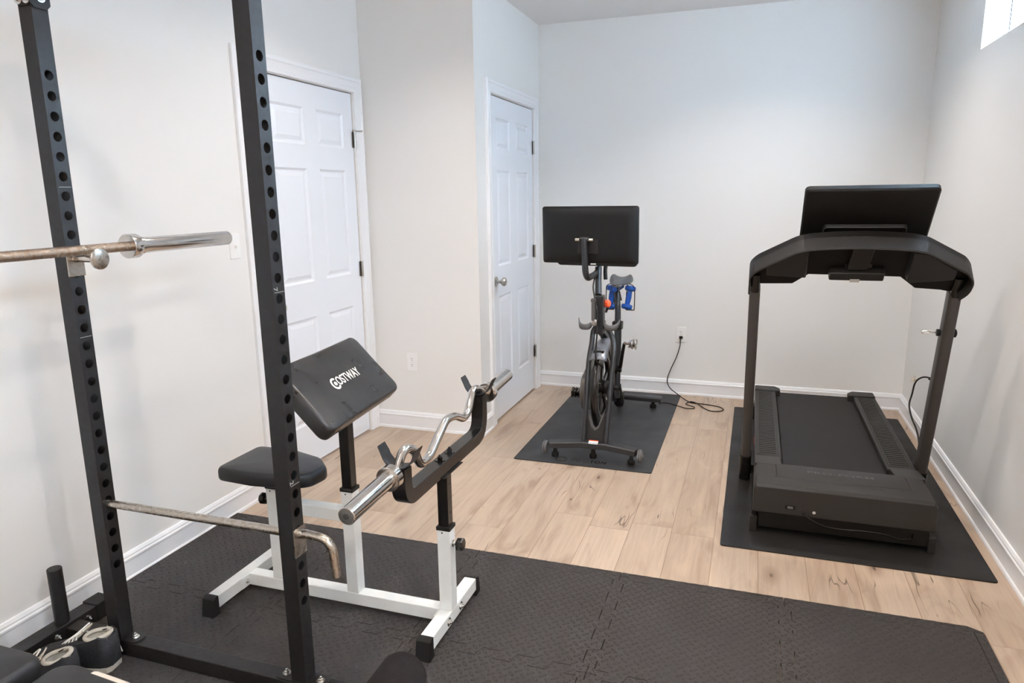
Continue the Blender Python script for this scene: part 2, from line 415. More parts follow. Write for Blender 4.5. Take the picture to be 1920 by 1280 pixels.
for k, (y0, y1, z0, z1) in enumerate(WIN):
    fr = MB()
    for q in ((y0, y1, z0, z0+.03), (y0, y1, z1-.03, z1), (y0, y0+.03, z0+.03, z1-.03), (y1-.03, y1, z0+.03, z1-.03)):
        fr.box(XR+.085, XR+.115, *q)
    o = struct(fr.build('window_%d' % (k+1), TRIM))
    g = MB(); g.box(XR+.098, XR+.102, y0+.03, y1-.03, z0+.03, z1-.03); g.build('window_pane', glass, o)

BB = [(0, 0), (.020, 0), (.020, .010), (.017, .016), (.013, .018), (.013, .080), (.0165, .084), (.0165, .091), (.012, .096), (.012, .101), (.006, .111), (0, .1125)]
def baseboard(name, path):
    """path = points along the wall foot, room to the left of travel direction"""
    b = MB(); P = [V((*p, 0)) for p in path]; rings = []
    for i, p in enumerate(P):
        t1 = (P[i]-P[i-1]).normalized() if i else (P[1]-P[0]).normalized()
        t2 = (P[i+1]-P[i]).normalized() if i < len(P)-1 else t1
        n1 = V((-t1.y, t1.x, 0)); n2 = V((-t2.y, t2.x, 0)); n_ = (n1+n2); n_ = n_/(n_.length_squared/2) if n_.length > 1e-6 else n1
        rings.append([b.bm.verts.new(p+n_*a+V((0, 0, z+.0002))) for a, z in BB])
    for a, c in zip(rings, rings[1:]):
        for j in range(len(BB)): b.bm.faces.new((a[j], a[(j+1) % len(BB)], c[(j+1) % len(BB)], c[j]))
    b.bm.faces.new(rings[0]); b.bm.faces.new(rings[-1][::-1])
    return struct(b.build(name, TRIM, angle=25))
CW = .075
baseboard('baseboard_left', [(XL, D1[0]-.006-CW-.014), (XL, YF)])
baseboard('baseboard_jog', [(XC, D2[0]-.006-CW-.01), (XC, YJ), (XL, YJ)])
baseboard('baseboard_back', [(XR, YF), (XR, YB), (XC, YB)])

CP = [(0, 0), (0, .011), (.006, .014), (.020, .014), (.024, .011), (.050, .014), (.056, .019), (.070, .019), (.075, .015), (.075, 0)]
def casing(name, x, y0, y1, top, wide=1.0):
    b = MB(); rings = []
    prof = [(a*wide, d) for a, d in CP]
    for (y, z, dy, dz) in ((y0, .001, -1, 0), (y0, top, -1, 1), (y1, top, 1, 1), (y1, .001, 1, 0)):
        rings.append([b.bm.verts.new((x+d, y+dy*a, z+dz*a)) for a, d in prof])
    for a, c in zip(rings, rings[1:]):
        for j in range(len(prof)): b.bm.faces.new((a[j], a[(j+1) % len(prof)], c[(j+1) % len(prof)], c[j]))
    b.bm.faces.new(rings[0]); b.bm.faces.new(rings[-1][::-1])
    return struct(b.build(name, TRIM, angle=25))
casing('trim_1', XL, D1[0]-.012, D1[1]+.012, DH+.01, 1.08)
casing('trim_2', XC, D2[0]-.012, D2[1]+.012, DH+.01, 1.0)

def door(name, x, y0, y1, cols, knob_y, hinge_z, latch_low):
    xf = x-.006          # front face
    b = MB(); zs = [(.24, .815), (1.005, 1.60), (1.72, 1.91)]
    Y = [y0, cols[0][0], cols[0][1], cols[1][0], cols[1][1], y1]; Z = [.012]+[q for p in zs for q in p]+[DH]
    for i in range(5):
        for j in range(7):
            a0, a1, c0, c1 = Y[i], Y[i+1], Z[j], Z[j+1]
            if i in (1, 3) and j in (1, 3, 5):
                prev = None
                for ins, dep in ((0, 0), (.012, -.008), (.020, -.008), (.040, -.0015), (.046, -.001)):
                    q = [b.bm.verts.new((xf+dep, yy, zz)) for yy, zz in ((a0+ins, c0+ins), (a1-ins, c0+ins), (a1-ins, c1-ins), (a0+ins, c1-ins))]
                    if prev:
                        for k in range(4): b.bm.faces.new((prev[k], prev[(k+1) % 4], q[(k+1) % 4], q[k]))
                    prev = q
                b.bm.faces.new(prev)
            else: b.bm.faces.new([b.bm.verts.new((xf, yy, zz)) for yy, zz in ((a0, c0), (a1, c0), (a1, c1), (a0, c1))])
    bmesh.ops.remove_doubles(b.bm, verts=b.bm.verts, dist=1e-5)
    xb = xf-.035
    e = [v_ for v_ in b.bm.verts]
    b.poly([(xf, y0, .012), (xf, y1, .012), (xf, y1, DH), (xf, y0, DH), (xb, y0, .012), (xb, y1, .012), (xb, y1, DH), (xb, y0, DH)],
           [(0, 1, 5, 4), (1, 2, 6, 5), (2, 3, 7, 6), (3, 0, 4, 7), (4, 5, 6, 7)])
    o = struct(b.build(name, DOOR, angle=8))
    k = MB(); k.lathe((xf, knob_y, .915), (1, 0, 0), [(0, .032), (.006, .031), (.010, .018), (.014, .011), (.034, .011), (.040, .020), (.050, .0275), (.060, .0275), (.067, .021), (.069, 0)], 28)
    kn = k.build('door_knob', NICKEL, o)
    k = MB(); k.lathe((xf+.0692, knob_y, .915), (1, 0, 0), [(0, .006), (.0012, .006), (.0014, 0)], 12); k.build('knob_button', STEEL, kn)
    for z in hinge_z:
        h_ = MB(); yh = y1+.004
        h_.lathe((x+.006, yh, z-.045), (0, 0, 1), [(0, .0065), (.030, .0065), (.0305, .006), (.031, .0065), (.060, .0065), (.0605, .006), (.061, .0065), (.09, .0065)], 12)
        h_.box(x-.004, x+.0025, yh+.002, yh+.022, z-.044, z+.044); h_.box(x-.004, x-.0035, yh-.02, yh, z-.044, z+.044)
        hh = h_.build('door_hinge', NICKEL, o)
    # dark back so no light leaks under
    bk = MB(); bk.box(x-.30, x-.06, y0-.2, y1+.2, 0, DH+.15)
    return o, hh
o1, hh = door('door_1', XL, *D1, ((3.0, 3.27), (3.385, 3.645)), 2.90, (.30, 1.025, 1.775), 0)
b = MB(); b.tube([(XL+.012, 3.748, 1.825), (XL+.03, 3.70, 1.823)], .004, 8); b.tube([(XL+.012, 3.748, 1.825), (XL+.030, 3.79, 1.826)], .004, 8)
b.lathe((XL+.03, 3.70, 1.823), (-.6, -.6, 0), [(0, .007), (.006, .007)], 12); b.lathe((XL+.03, 3.79, 1.826), (-.5, .6, 0), [(0, .007), (.006, .007)], 12)
b.lathe((XL+.006, 3.748, 1.815), (0, 0, 1), [(0, .010), (.018, .010), (.020, .006)], 12)
b.build('hinge_pin_stop', NICKEL, o1)
o2, hh = door('door_2', XC, *D2, ((4.21, 4.46), (4.59, 4.85)), 4.157, (.30, 1.045, 1.775), 0)
# unseen dark sheets added behind the slabs to block light through the openings
b = MB()
for x, (y0, y1), T_ in ((XL, D1, .12), (XC, D2, .10)):
    b.box(x-T_-.02, x-T_-.002, y0-.05, y1+.05, 0, DH+.05)
struct(b.build('door_light_block', mat('dark_backing', (.05, .045, .04), .8)))

# outlets and switch
def plate(name, label, cat, o, ax, up, duplex=True, toggle=False, group=None):
    o = V(o); ax = V(ax); up = V(up); n_ = ax.cross(up)
    t = thing(name, o, label, cat, group)
    b = MB(); b.prism(rrect(.070, .115, .004, 3), o+n_*.0003, ax, up, .0045, .95); b.build('cover_plate', WHITEP, t)
    if duplex:
        for s in (-1, 1):
            c = o+up*.0195*s+n_*.0046
            b = MB(); b.prism(rrect(.034, .028, .012, 6), c, ax, up, .0018); rc = b.build('receptacle', WHITEP, t)
            b = MB(); cc = c+n_*.0018
            for dx, hh_ in ((-.0065, .008), (.0065, .0065)): b.prism(rrect(.0022, hh_, .0005, 1, dx, .004), cc, ax, up, .0004)
            b.prism(rrect(.0048, .0048, .0023, 4, 0, -.007), cc, ax, up, .0004); b.build('slot', DARKSLOT, rc)
        b = MB(); b.lathe(o+n_*.0046, n_, [(0, .003), (.001, .0028)], 10); b.build('screw', NICKEL, t)
    if toggle:
        b = MB(); b.prism(rrect(.010, .024, .002, 2), o+n_*.0044, ax, up, .001)
        b.prism(rrect(.007, .010, .0015, 2, 0, .002), o+n_*.0054, ax, up, .012, .8); b.build('toggle', WHITEP, t)
    return t
plate('light_switch', 'white wall light switch plate left of the six-panel door', 'switch', (XL, 2.655, 1.236), (0, 1, 0), (0, 0, 1), False, True)
plate('wall_outlet', 'white double outlet on the beige wall between the two doors', 'outlet', (-1.982, YJ, .437), (1, 0, 0), (0, 0, 1), group='wall outlets')
plate('wall_outlet', 'white outlet on the back wall with a black cord plugged in', 'outlet', (-.466, YB, .445), (1, 0, 0), (0, 0, 1), group='wall outlets')
plate('wall_outlet', 'white outlet on the right wall behind the treadmill post', 'outlet', (XR, 4.25, .43), (0, -1, 0), (0, 0, 1), group='wall outlets')

# ---------------------------------------------------------------- foam tiles
S = .585; TH = .012
def joint(n=10, amp=.021, half=False):
    """one edge as (t, offset) along 0..1 ; dovetail teeth"""
    pts = []; k = n
    for i in range(k):
        a, c = i/k, (i+1)/k; s = amp if i % 2 == 0 else -amp
        if i == 0: pts += [(0, 0), (.055, 0), (.048, s)]
        d = .012
        if i < k-1:
            pts += [(c+(d if s > 0 else -d)*1.0, s), (c-(d if s > 0 else -d)*1.0, -s)]
    pts += [(.952, -amp if k % 2 == 0 else amp), (.945, 0), (1, 0)]
    return pts
J = joint()
def tile(x0, y0, left, right, front, back, label):
    """edges: 'j' joint, 's' straight border; x0,y0 lower left"""
    g = .0013; out = []
    X1, Y1 = x0+S, y0+S
    def edge(kind, fn, sgn):
        if kind == 's': return [fn(0, 0), fn(1, 0)]
        return [fn(t, o_) for t, o_ in J]
    ef = edge(front, lambda t, o_: (x0+t*S, y0+o_+g), 1)
    er = edge(right, lambda t, o_: (X1+o_-g, y0+t*S), 1)
    eb = edge(back, lambda t, o_: (x0+t*S, Y1+o_-g), 1)[::-1]
    el = edge(left, lambda t, o_: (x0+o_+g, y0+t*S), 1)[::-1]
    for e_ in (ef, er, eb, el):
        for p in e_:
            if not out or math.hypot(p[0]-out[-1][0], p[1]-out[-1][1]) > .004: out.append(p)
    if math.hypot(out[0][0]-out[-1][0], out[0][1]-out[-1][1]) < .004: out.pop()
    b = MB(); b.prism(out, (0, 0, .0003), (1, 0, 0), (0, 1, 0), TH)
    loc = (x0+S/2, y0+S/2, 0)
    o = b.build('foam_floor_tile', TREAD, loc=loc, bevel=.0012)
    return tag(o, label, 'floor tile', 'interlocking foam floor tiles')
def strip(t, horizontal, x0, y0, length, tooth=True, corner=0):
    b = MB(); g = .0008; w_ = .030
    n = 44; out = []
    for i in range(n+1):
        q = length*i/n; out.append((q, w_+.0008*math.sin(i*1.9)))
    if corner: out = out[:-3]+[(length, w_*.2)]
    inner = [(tt*S, o_+g) for tt, o_ in J if 0 < tt*S < length-.002]
    poly = [(0, g)]+inner+[(length, g)]+out[::-1]
    pl = []
    for p in poly:
        if not pl or math.hypot(p[0]-pl[-1][0], p[1]-pl[-1][1]) > .0025: pl.append(p)
    if horizontal: pl = [(x0+a, y0+c) for a, c in pl]
    else: pl = [(x0+c, y0+a) for a, c in pl][::-1]
    b.prism(pl, (0, 0, .0003), (1, 0, 0), (0, 1, 0), TH)
    b.build('edge_strip', TREAD, t, bevel=.001)
xs_ = [.165-S*k for k in range(5)]   # .165, -.42, -1.005, -1.59, -2.175
yb = 2.455-S
lab0 = ['black diamond-tread foam tile at the room side corner, nearest the treadmill mat',
        'black diamond-tread foam tile along the wood floor, second from the treadmill-side corner',
        'black foam tile under the short foot of the white bench holding the curl bar',
        'black foam tile under the middle of the white preacher bench rail',
        'black foam tile under the preacher seat, its corner cut beside the left wall']
for k, x0 in enumerate(xs_):
    t = tile(x0, yb, 'j' if k < 4 else 's', 'j' if k else 's', 'j', 'j', lab0[k])
    strip(t, True, x0+.001, yb+S, S-.002+(.03 if k == 0 else 0), corner=(k == 0))
    if k == 0:
        b = MB(); b.box(x0+S+.0008, x0+S+.030, yb, yb+S-.001, .0003, TH); b.build('edge_strip', TREAD, t, bevel=.001)
lab1 = ['black foam tile in the second row, right of the brown foam roller',
        'black foam tile in front of the white bench foot, beside the brown foam roller',
        'black foam tile under the black upright with the hooked bar handle',
        'black foam tile under the rear black upright and the sneakers']
for k, x0 in enumerate(xs_[1:]): tile(x0, yb-S, 'j' if k < 3 else 's', 'j', 'j', 'j', lab1[k])
lab2 = ['black foam tile straight below the brown foam roller', 'black foam tile under the cream-edged pad of the weight bench', 'black foam tile under the plain rear pad of the weight bench']
for k, x0 in enumerate(xs_[2:]): tile(x0, yb-2*S, 'j' if k < 2 else 's', 'j', 'j', 'j', lab2[k])
for k in range(3):
    b = MB(); b.box(XL+.0205, xs_[4]+.0, yb-S*k+.001, yb-S*k+S-.001+(.03 if k == 0 else 0), .0003, TH)
    o = b.build('foam_edge_strip', TREAD, loc=(XL+.04, yb-S*k+S/2, 0))
    tag(o, ['black foam strip filling the gap to the left wall behind the preacher seat', 'black foam strip against the left wall beside the rear black upright', 'black foam strip against the left wall under the rail with the peg'][k], 'floor tile', 'foam strips along the left wall')

# exercise mats
def flatmat(name, x0, x1, y0, y1, label):
    b = MB(); b.prism(rrect(x1-x0, y1-y0, .012, 4, (x0+x1)/2, (y0+y1)/2), (0, 0, .0003), (1, 0, 0), (0, 1, 0), .006)
    return tag(b.build(name, MATB, loc=((x0+x1)/2, (y0+y1)/2, 0), bevel=.0015), label, 'mat')
m1 = flatmat('equipment_mat', -1.215, -.450, 3.53, 5.068, 'black vinyl mat under the exercise bike')
m2 = flatmat('equipment_mat', -.072, .925, 2.837, 4.876, 'black vinyl mat under the treadmill'); m2.data.materials[0] = MATT
if 0: m2 = flatmat('equipment_mat', -.072, .925, 2.837, 4.876, 'black vinyl mat under the treadmill')
bm_ = text_mesh('PELOTON', .050, .0004, .0008, .80, 1.1)
b = MB(); b.bm.free(); b.bm = bm_
bmesh.ops.transform(b.bm, matrix=Matrix.Translation((-.80, 3.596, .0065)), verts=b.bm.verts)
b.build('embossed_lettering', GLOSSB, m1)
b = MB(); b.tube([(-.955+.030*math.cos(a), 3.592+.030*math.sin(a), .0066) for a in [2*PI*i/24 for i in range(24)]], .0018, 6, closed=True)
b.build('embossed_emblem', GLOSSB, m1)

exec_parts = []
# ---------------------------------------------------------------- power rack
RK = thing('power_rack', (-1.53, 1.0, 0), 'black steel power rack of perforated uprights standing against the left wall', 'power rack')
PIT = .0543; PW = .048
def upright(cx, cy, z0, z1, ztop, nh, hr=.0135):
    """square tube with through holes on its +-x faces"""
    b = MB(); h_ = PW/2
    zc = [ztop-PIT*k for k in range(nh)]
    edges_z = [z1]+[ztop+PIT/2]+[z-PIT/2 for z in zc]+[z0]
    # grid columns across y for hole faces: 4 subdivisions
    for sx in (-1, 1):
        x = cx+sx*h_
        for k, z in enumerate(zc):
            per = []; q = PIT/2
            for i in range(4): per.append((-h_+PW*i/4, -q))
            for i in range(4): per.append((h_, -q+PIT*i/4))
            for i in range(4): per.append((h_-PW*i/4, q))
            for i in range(4): per.append((-h_, q-PIT*i/4))
            ov = [b.bm.verts.new((x, cy+p[0], z+p[1])) for p in per]
            cv = [b.bm.verts.new((x, cy+hr*p[0]/math.hypot(*p), z+hr*p[1]/math.hypot(*p))) for p in per]
            iv = [b.bm.verts.new((x-sx*.003, v_.co.y, v_.co.z)) for v_ in cv]
            for i in range(16):
                j = (i+1) % 16
                b.bm.faces.new((ov[i], ov[j], cv[j], cv[i])); b.bm.faces.new((cv[i], cv[j], iv[j], iv[i]))
        for a, c in ((z1, edges_z[1]), (edges_z[-2], z0)):
            n = 4
            vs1 = [b.bm.verts.new((x, cy-h_+PW*i/n, a)) for i in range(n+1)]; vs2 = [b.bm.verts.new((x, cy-h_+PW*i/n, c)) for i in range(n+1)]
            for i in range(n): b.bm.faces.new((vs1[i], vs1[i+1], vs2[i+1], vs2[i]))
    for sy in (-1, 1):
        y = cy+sy*h_
        zz = [z1, edges_z[1]]+[q for k in range(nh) for q in [zc[k]+PIT/4, zc[k], zc[k]-PIT/4, zc[k]-PIT/2]]+[z0]
        A = [b.bm.verts.new((cx-h_, y, z)) for z in zz]; Bv = [b.bm.verts.new((cx+h_, y, z)) for z in zz]
        for i in range(len(zz)-1): b.bm.faces.new((A[i], Bv[i], Bv[i+1], A[i+1]))
    bmesh.ops.remove_doubles(b.bm, verts=b.bm.verts, dist=1e-5)
    for z in (z0, z1):
        e_ = [b.bm.verts.new((cx+sx*h_, cy+sy*h_, z)) for sx, sy in ((-1, -1), (1, -1), (1, 1), (-1, 1))]; b.bm.faces.new(e_)
    return b
X1, X2, RY = -1.884, -1.189, 1.531
RY2 = .44
zb = TH+.0008; zt = .062
def rack_post(x, y):
    o = upright(x, y, zt+.0004, 2.07, 1.785, 28).build('upright', BLACKM, RK)
    o['label'] = 'black perforated steel upright'
    b = MB()                                    # foot bracket plate along x
    s = 1
    b.prism(rrect(.17, .052, .020, 5, 0, 0), (x+.0, y, zt+.0004), (1, 0, 0), (0, 1, 0), .004); b.build('foot_plate', BLACKM, o)
    for sx in (-1, 1):
        b = MB(); bolt(b, (x+sx*.058, y, zt+.0045), (0, 0, 1), .008, .007); b.build('bolt', ZINC, o)
    return o
posts = {}
for nm, x, y in (('a', X1, RY), ('b', X2, RY), ('c', X1, RY2), ('d', X2, RY2)): posts[nm] = rack_post(x, y)
for y in (RY, RY2):
    b = MB(); b.box(-2.098, X2+.20, y-.027, y+.027, zb, zt); b.build('base_tube', BLACKM, RK, bevel=.003)
    b = MB(); b.box(X1+.026, X2-.026, y-.024, y+.024, 2.015, 2.063); b.build('top_tube', BLACKM, RK, bevel=.003)
# rear base rail with plate peg
b = MB(); b.box(-2.160, -2.100, .25, 1.66, zb, .070); rail = b.build('rear_base_rail', BLACKM, RK, bevel=.003)
b = MB(); b.box(-2.164, -2.096, 1.625, 1.69, zb, .0745); b.build('end_cap', RUBBER, rail, bevel=.003)
b = MB(); b.box(-2.094, -2.088, 1.56, 1.585, .02, .055); b.build('bracket', BLACKM, rail)
for p in ((-2.099, 1.588, .045), (-2.099, 1.475, .045)):
    b = MB(); bolt(b, p, (1, 0, 0), .008, .008); b.build('bolt', ZINC, rail)
b = MB(); b.lathe((-2.131, 1.522, .0705), (0, 0, 1), [(0, .0225), (.19, .0225), (.192, .021), (.192, .0)], 28); b.build('plate_peg', BLACKM, RK)
b = MB(); b.lathe((-2.131, .50, .0705), (0, 0, 1), [(0, .0225), (.19, .0225), (.192, .021), (.192, .0)], 28); b.build('plate_peg', BLACKM, RK)
# top cross tubes along y and gusset plates
for x in (X1, X2):
    b = MB(); b.box(x-.024, x+.024, RY2+.026, RY-.026, 2.015, 2.063); b.build('top_tube', BLACKM, RK, bevel=.003)
b = MB()
def roundedplate(w_, h_): return [(-w_/2, h_/2), (-w_/2, -h_/2+.012), (-w_/2+.012, -h_/2), (w_/2-.012, -h_/2), (w_/2, -h_/2+.012), (w_/2, h_/2)]
b.prism(roundedplate(.056, .11), (X1, RY-.0245, 2.015), (1, 0, 0), (0, 0, 1), .004); g1 = b.build('gusset_plate', BLACKM, RK)
b = MB(); b.prism(roundedplate(.060, .12), (X1+.0245, RY, 2.015), (0, 1, 0), (0, 0, 1), .004); g2 = b.build('gusset_plate', BLACKM, RK)
for sx in (-1, 1):
    b = MB(); bolt(b, (X1+sx*.014, RY-.0287, 1.978), (0, -1, 0), .009, .008); b.build('bolt', ZINC, g1)
b = MB(); bolt(b, (X1+.0287, RY+.002, 1.985), (1, 0, 0), .009, .008); b.build('bolt', ZINC, g2)
# number lines marked on the hole faces
for px, zs_ in ((X1, (1.485, 1.052)), (X2, (1.205, .672))):
    for z in zs_:
        b = MB(); b.box(px+.0241, px+.0245, RY-.018, RY+.020, z-.0006, z+.0006); b.build('height_mark', SLAT, posts['a' if px == X1 else 'b'])
for z, d in ((.677, '2'), (1.21, '7')):
    b = MB(); b.bm.free(); b.bm = text_mesh(d, .022, .0002, 0)
    M_ = Matrix(((0, 0, 1, X2+.0243), (0, 1, 0, RY-.014), (-1, 0, 0, z+.004), (0, 0, 0, 1)))
    bmesh.ops.transform(b.bm, matrix=M_, verts=b.bm.verts); b.build('stamped_digit', SLAT, posts['b'])

# J-hooks, one per side
def jhook(y, label):
    t = thing('bar_hook', (X1+.025, y, 1.24), label, 'bar hook')
    b = MB(); b.box(X1+.0245, X1+.0285, y-.026, y+.026, 1.232, 1.296); b.box(X1+.0245, X1+.0285, y-.028, y-.0245, 1.232, 1.296)
    b.build('mounting_plate', STEEL, t, bevel=.001)
    b = MB(); b.lathe((X1+.029, y, 1.283), (1, 0, 0), [(0, .012), (.002, .0105), (.086, .0105)], 18); b.build('support_pin', CHROME, t)
    b = MB(); b.lathe((X1+.115, y, 1.283), (1, 0, 0), [(0, .028), (.001, .030), (.007, .030), (.008, .0285)], 32); b.build('end_disc', STEEL, t)
jhook(RY, 'steel bar hook with round end disc holding the barbell on the rear upright')
jhook(RY2, 'steel bar hook on the rack upright nearest the room entrance')
# spotter pin with hooked handle
t = thing('safety_bar', (X2, RY, .50), 'bare steel safety bar with bent handle passing through the rack uprights', 'safety bar')
zz = 1.785-PIT*24+.022
zz = .524
b = MB(); b.lathe((X1-.035, RY, zz), (1, 0, 0), [(0, .009), (.004, .0125), (.76, .0125)], 20); b.build('rod', STEEL, t)
b = MB(); b.box(X2+.0245, X2+.0285, RY-.027, RY+.026, zz-.062, zz+.022); b.build('lock_plate', STEEL, t, bevel=.001)
b = MB(); b.tube(rpoly([(X2+.029, RY, zz+.001), (X2+.045, RY, zz+.004), (X2+.128, RY+.0, zz-.002), (X2+.138, RY, zz-.110)], .05, 10), .0125, 18); b.build('handle', STEEL, t)

# ---------------------------------------------------------------- barbell
BX, BZ = -1.811, 1.3082
t = thing('barbell', (BX, 1.0, BZ), 'long straight steel barbell resting on the hooks of the black rack', 'barbell')
b = MB(); b.lathe((BX, .33, BZ), (0, 1, 0), [(0, .0145), (1.36, .0145)], 24); b.build('shaft', CHROMED, t)
for s, y0 in ((1, 1.672), (-1, .35)):
    b = MB(); b.lathe((BX, y0, BZ), (0, s, 0), [(0, .030), (0, .036), (.001, .037), (.030, .037), (.0315, .036), (.032, .029), (.050, .029), (.052, .0245), (.436, .0245), (.440, .022), (.440, 0)], 36)
    b.build('sleeve', CHROME, t)

# ---------------------------------------------------------------- preacher curl bench
PB = thing('preacher_curl_bench', (-1.33, 1.973, TH), 'white framed preacher curl bench with black sloping arm pad and black seat', 'bench')
def sqx(b, x0, x1, y, z0, z1, w_=.045): return b.box(x0, x1, y-w_/2, y+w_/2, z0, z1)
z0, z1 = .034, .080; PY = 1.973
b = MB(); b.box(-1.7215, -.943, PY-.0225, PY+.0225, z0, z1); b.build('main_rail', WHITEM, PB, bevel=.003)
def foot(xc, y0, y1, nm):
    b = MB(); b.box(xc-.0225, xc+.0225, y0, y1, z0, z1); o = b.build('foot_rail', WHITEM, PB, bevel=.003)
    for s, ye in ((-1, y0), (1, y1)):
        c = MB(); a = ye-s*.004; d = ye+s*.030
        pts = [(a, z0-.004), (a, z1+.0035), (ye+s*.006, z1+.0035), (ye+s*.020, z1-.004), (d, TH+.0006), (ye-s*.01, TH+.0006)]
        c.prism([(p[0], p[1]) for p in pts], (xc-.0255, 0, 0), (0, 1, 0), (0, 0, 1), .051)
        c.build('foot_cap', RUBBER, o, bevel=.002)
    return o
ff = foot(-.920, 1.795, 2.17, 'f'); rf = foot(-1.7445, 1.785, 2.17, 'r')
for y, z in ((1.923, .058), (2.023, .058)):
    b = MB(); bolt(b, (-.8974, y, z), (1, 0, 0), .009, .005); b.build('bolt', ZINC, ff)
b = MB(); bolt(b, (-1.7219, 1.935, .058), (1, 0, 0), .009, .005); b.build('bolt', ZINC, rf)
b = MB(); b.box(-1.7216, -1.7186, 1.91, PY-.023, .037, .078); b.build('bracket', WHITEM, rf)
b = MB(); b.box(-.9464, -.9434, PY+.023, 2.035, .037, .078); b.build('bracket', WHITEM, ff)
b = MB(); b.box(-.9464, -.9434, 1.91, PY-.023, .037, .078); b.build('bracket', WHITEM, ff)
def post(xc, ztop, zin, knob_side, holes):
    b = MB(); b.box(xc-.0225, xc+.0225, PY-.0225, PY+.0225, z1+.0004, ztop); o = b.build('upright_sleeve', WHITEM, PB, bevel=.002)
    b = MB(); b.box(xc-.0245, xc+.0245, PY-.0245, PY+.0245, ztop-.004, ztop+.009); b.build('sleeve_collar', RUBBER, o, bevel=.001)
    b = MB(); b.box(xc-.0185, xc+.0185, PY-.0185, PY+.0185, ztop+.0094, zin); p = b.build('inner_post', GLOSSB, PB, bevel=.0025)
    for k in range(holes):
        b = MB(); b.lathe((xc+.0186, PY, ztop+.055+.05*k), (1, 0, 0), [(0, .0042), (.0004, .0042)], 12); b.build('adjustment_hole', DARKSLOT, p)
    b = MB(); b.lathe((xc-.004, PY-.0227, ztop-.012), (0, -1, 0), [(0, .003), (.0004, .003)], 10); b.build('pin_hole', DARKSLOT, o)
    if knob_side:
        s = knob_side; zk = ztop-.055
        b = MB(); b.lathe((xc+s*.0229, PY, zk), (s, 0, 0), [(0, .0125), (.003, .0125), (.004, .007), (.012, .007)], 16); st = b.build('knob_stem', ZINC, o)
        b = MB(); prof = []
        b.lathe((xc+s*.035, PY, zk), (s, 0, 0), [(0, .010), (.004, .013), (.006, .021), (.022, .022), (.027, .019), (.028, 0)], 8); b.build('knob', GLOSSB, o)
    return o
post(-.9195, .372, .566, 1, 3)
post(-1.2775, .462, .80, 0, 0)
post(-1.5885, .435, .478, -1, 0)
b = MB(); b.box(-1.5655, -1.3005, PY-.0225, PY+.0225, .345, .390); b.build('link_rail', WHITEM, PB, bevel=.003)
# seat
so = [(-1.745, 1.868), (-1.745, 2.082)]
seat_out = []
for p in rpoly([(-1.60, 1.855, 0), (-1.748, 1.868, 0), (-1.748, 2.098, 0), (-1.60, 2.108, 0), (-1.44, 2.06, 0), (-1.372, 1.99, 0), (-1.385, 1.91, 0), (-1.44, 1.872, 0), (-1.60, 1.855, 0)], .022, 4): seat_out.append((p.x, p.y))
seat_out = seat_out[:-1][::-1]
b = MB(); b.pad(seat_out, (0, 0, .478), (1, 0, 0), (0, 1, 0), .050, .020, .006); b.build('seat', VINYL2, PB, angle=60)
b = MB(); b.box(-1.65, -1.52, PY-.05, PY+.05, .470, .4778); b.build('seat_plate', BLACKM, PB)
# arm pad: local axes w (near->far) and d (down the slope)
wv = V((-.045, .51, 0)).normalized(); lo = V((-1.182, PY, .772)); hi = V((-1.355, PY, .942))
dv = (lo-hi).normalized(); nv = wv.cross(dv).normalized()
if nv.z < 0: nv = -nv
pc = (lo+hi)/2; plen = (lo-hi).length
ax_, ay_ = dv, wv
if ax_.cross(ay_).dot(nv) < 0: ax_, ay_ = wv, dv
W_, L_ = .52, .262
def padout(w_, l_):
    o_ = rrect(w_, l_, .03, 5)
    # densify sides
    out = []
    for i, p in enumerate(o_):
        q = o_[(i+1) % len(o_)]; d_ = math.hypot(q[0]-p[0], q[1]-p[1]); n = max(1, int(d_/.04))
        for k in range(n): out.append((p[0]+(q[0]-p[0])*k/n, p[1]+(q[1]-p[1])*k/n))
    return out
b = MB()
po = padout(W_, L_) if ax_ == wv else padout(L_, W_)
b.pad(po, pc-nv*.058, ax_, ay_, .056, .018, .004); pad = b.build('arm_pad', VINYL, PB, angle=60)
b = MB(); q0 = pc-nv*.0592
b.box(-.20, .20, -.08, .08, -.004, 0, Matrix.Translation(q0) @ Matrix((wv, dv, wv.cross(dv))).transposed().to_4x4()); b.build('pad_board', BLACKM, PB)
b = MB(); b.tube([pc-nv*.064-dv*.07, pc-nv*.064+dv*.06], 1, sec=SQ(.04, .02)); b.build('pad_bracket', BLACKM, PB)
# logo on pad: reads from near to far, letters upright toward upper edge
xu = wv; yu = -dv; nu = xu.cross(yu)
LM = Matrix(((xu.x, yu.x, nu.x, 0), (xu.y, yu.y, nu.y, 0), (xu.z, yu.z, nu.z, 0), (0, 0, 0, 1)))
lc = pc+wv*(-.005)+dv*.004+nv*.0030
b = MB(); b.bm.free(); b.bm = text_mesh('OSTWAY', .046, .0004, .0006, .80, 1.0)
bmesh.ops.translate(b.bm, vec=(.023, .002, 0), verts=b.bm.verts)
def arc_ring(b, cx, cy, r0, r1, a0, a1, n=28):
    for i in range(n):
        t0, t1 = math.radians(a0+(a1-a0)*i/n), math.radians(a0+(a1-a0)*(i+1)/n)
        b.poly([(cx+q*math.cos(t), cy+q*math.sin(t), z) for z in (-.0004, .0004) for q, t in ((r0, t0), (r1, t0), (r1, t1), (r0, t1))],
               [(3, 2, 1, 0), (4, 5, 6, 7), (0, 1, 5, 4), (2, 3, 7, 6)])
arc_ring(b, -.068, 0, .0150, .0225, 55, 325)
b.lathe((-.067, 0, -.0004), (0, 0, 1), [(0, .0075), (.0008, .0075)], 20)
bmesh.ops.transform(b.bm, matrix=Matrix.Translation(lc) @ LM, verts=b.bm.verts); b.build('pad_logo', LOGO, pad)
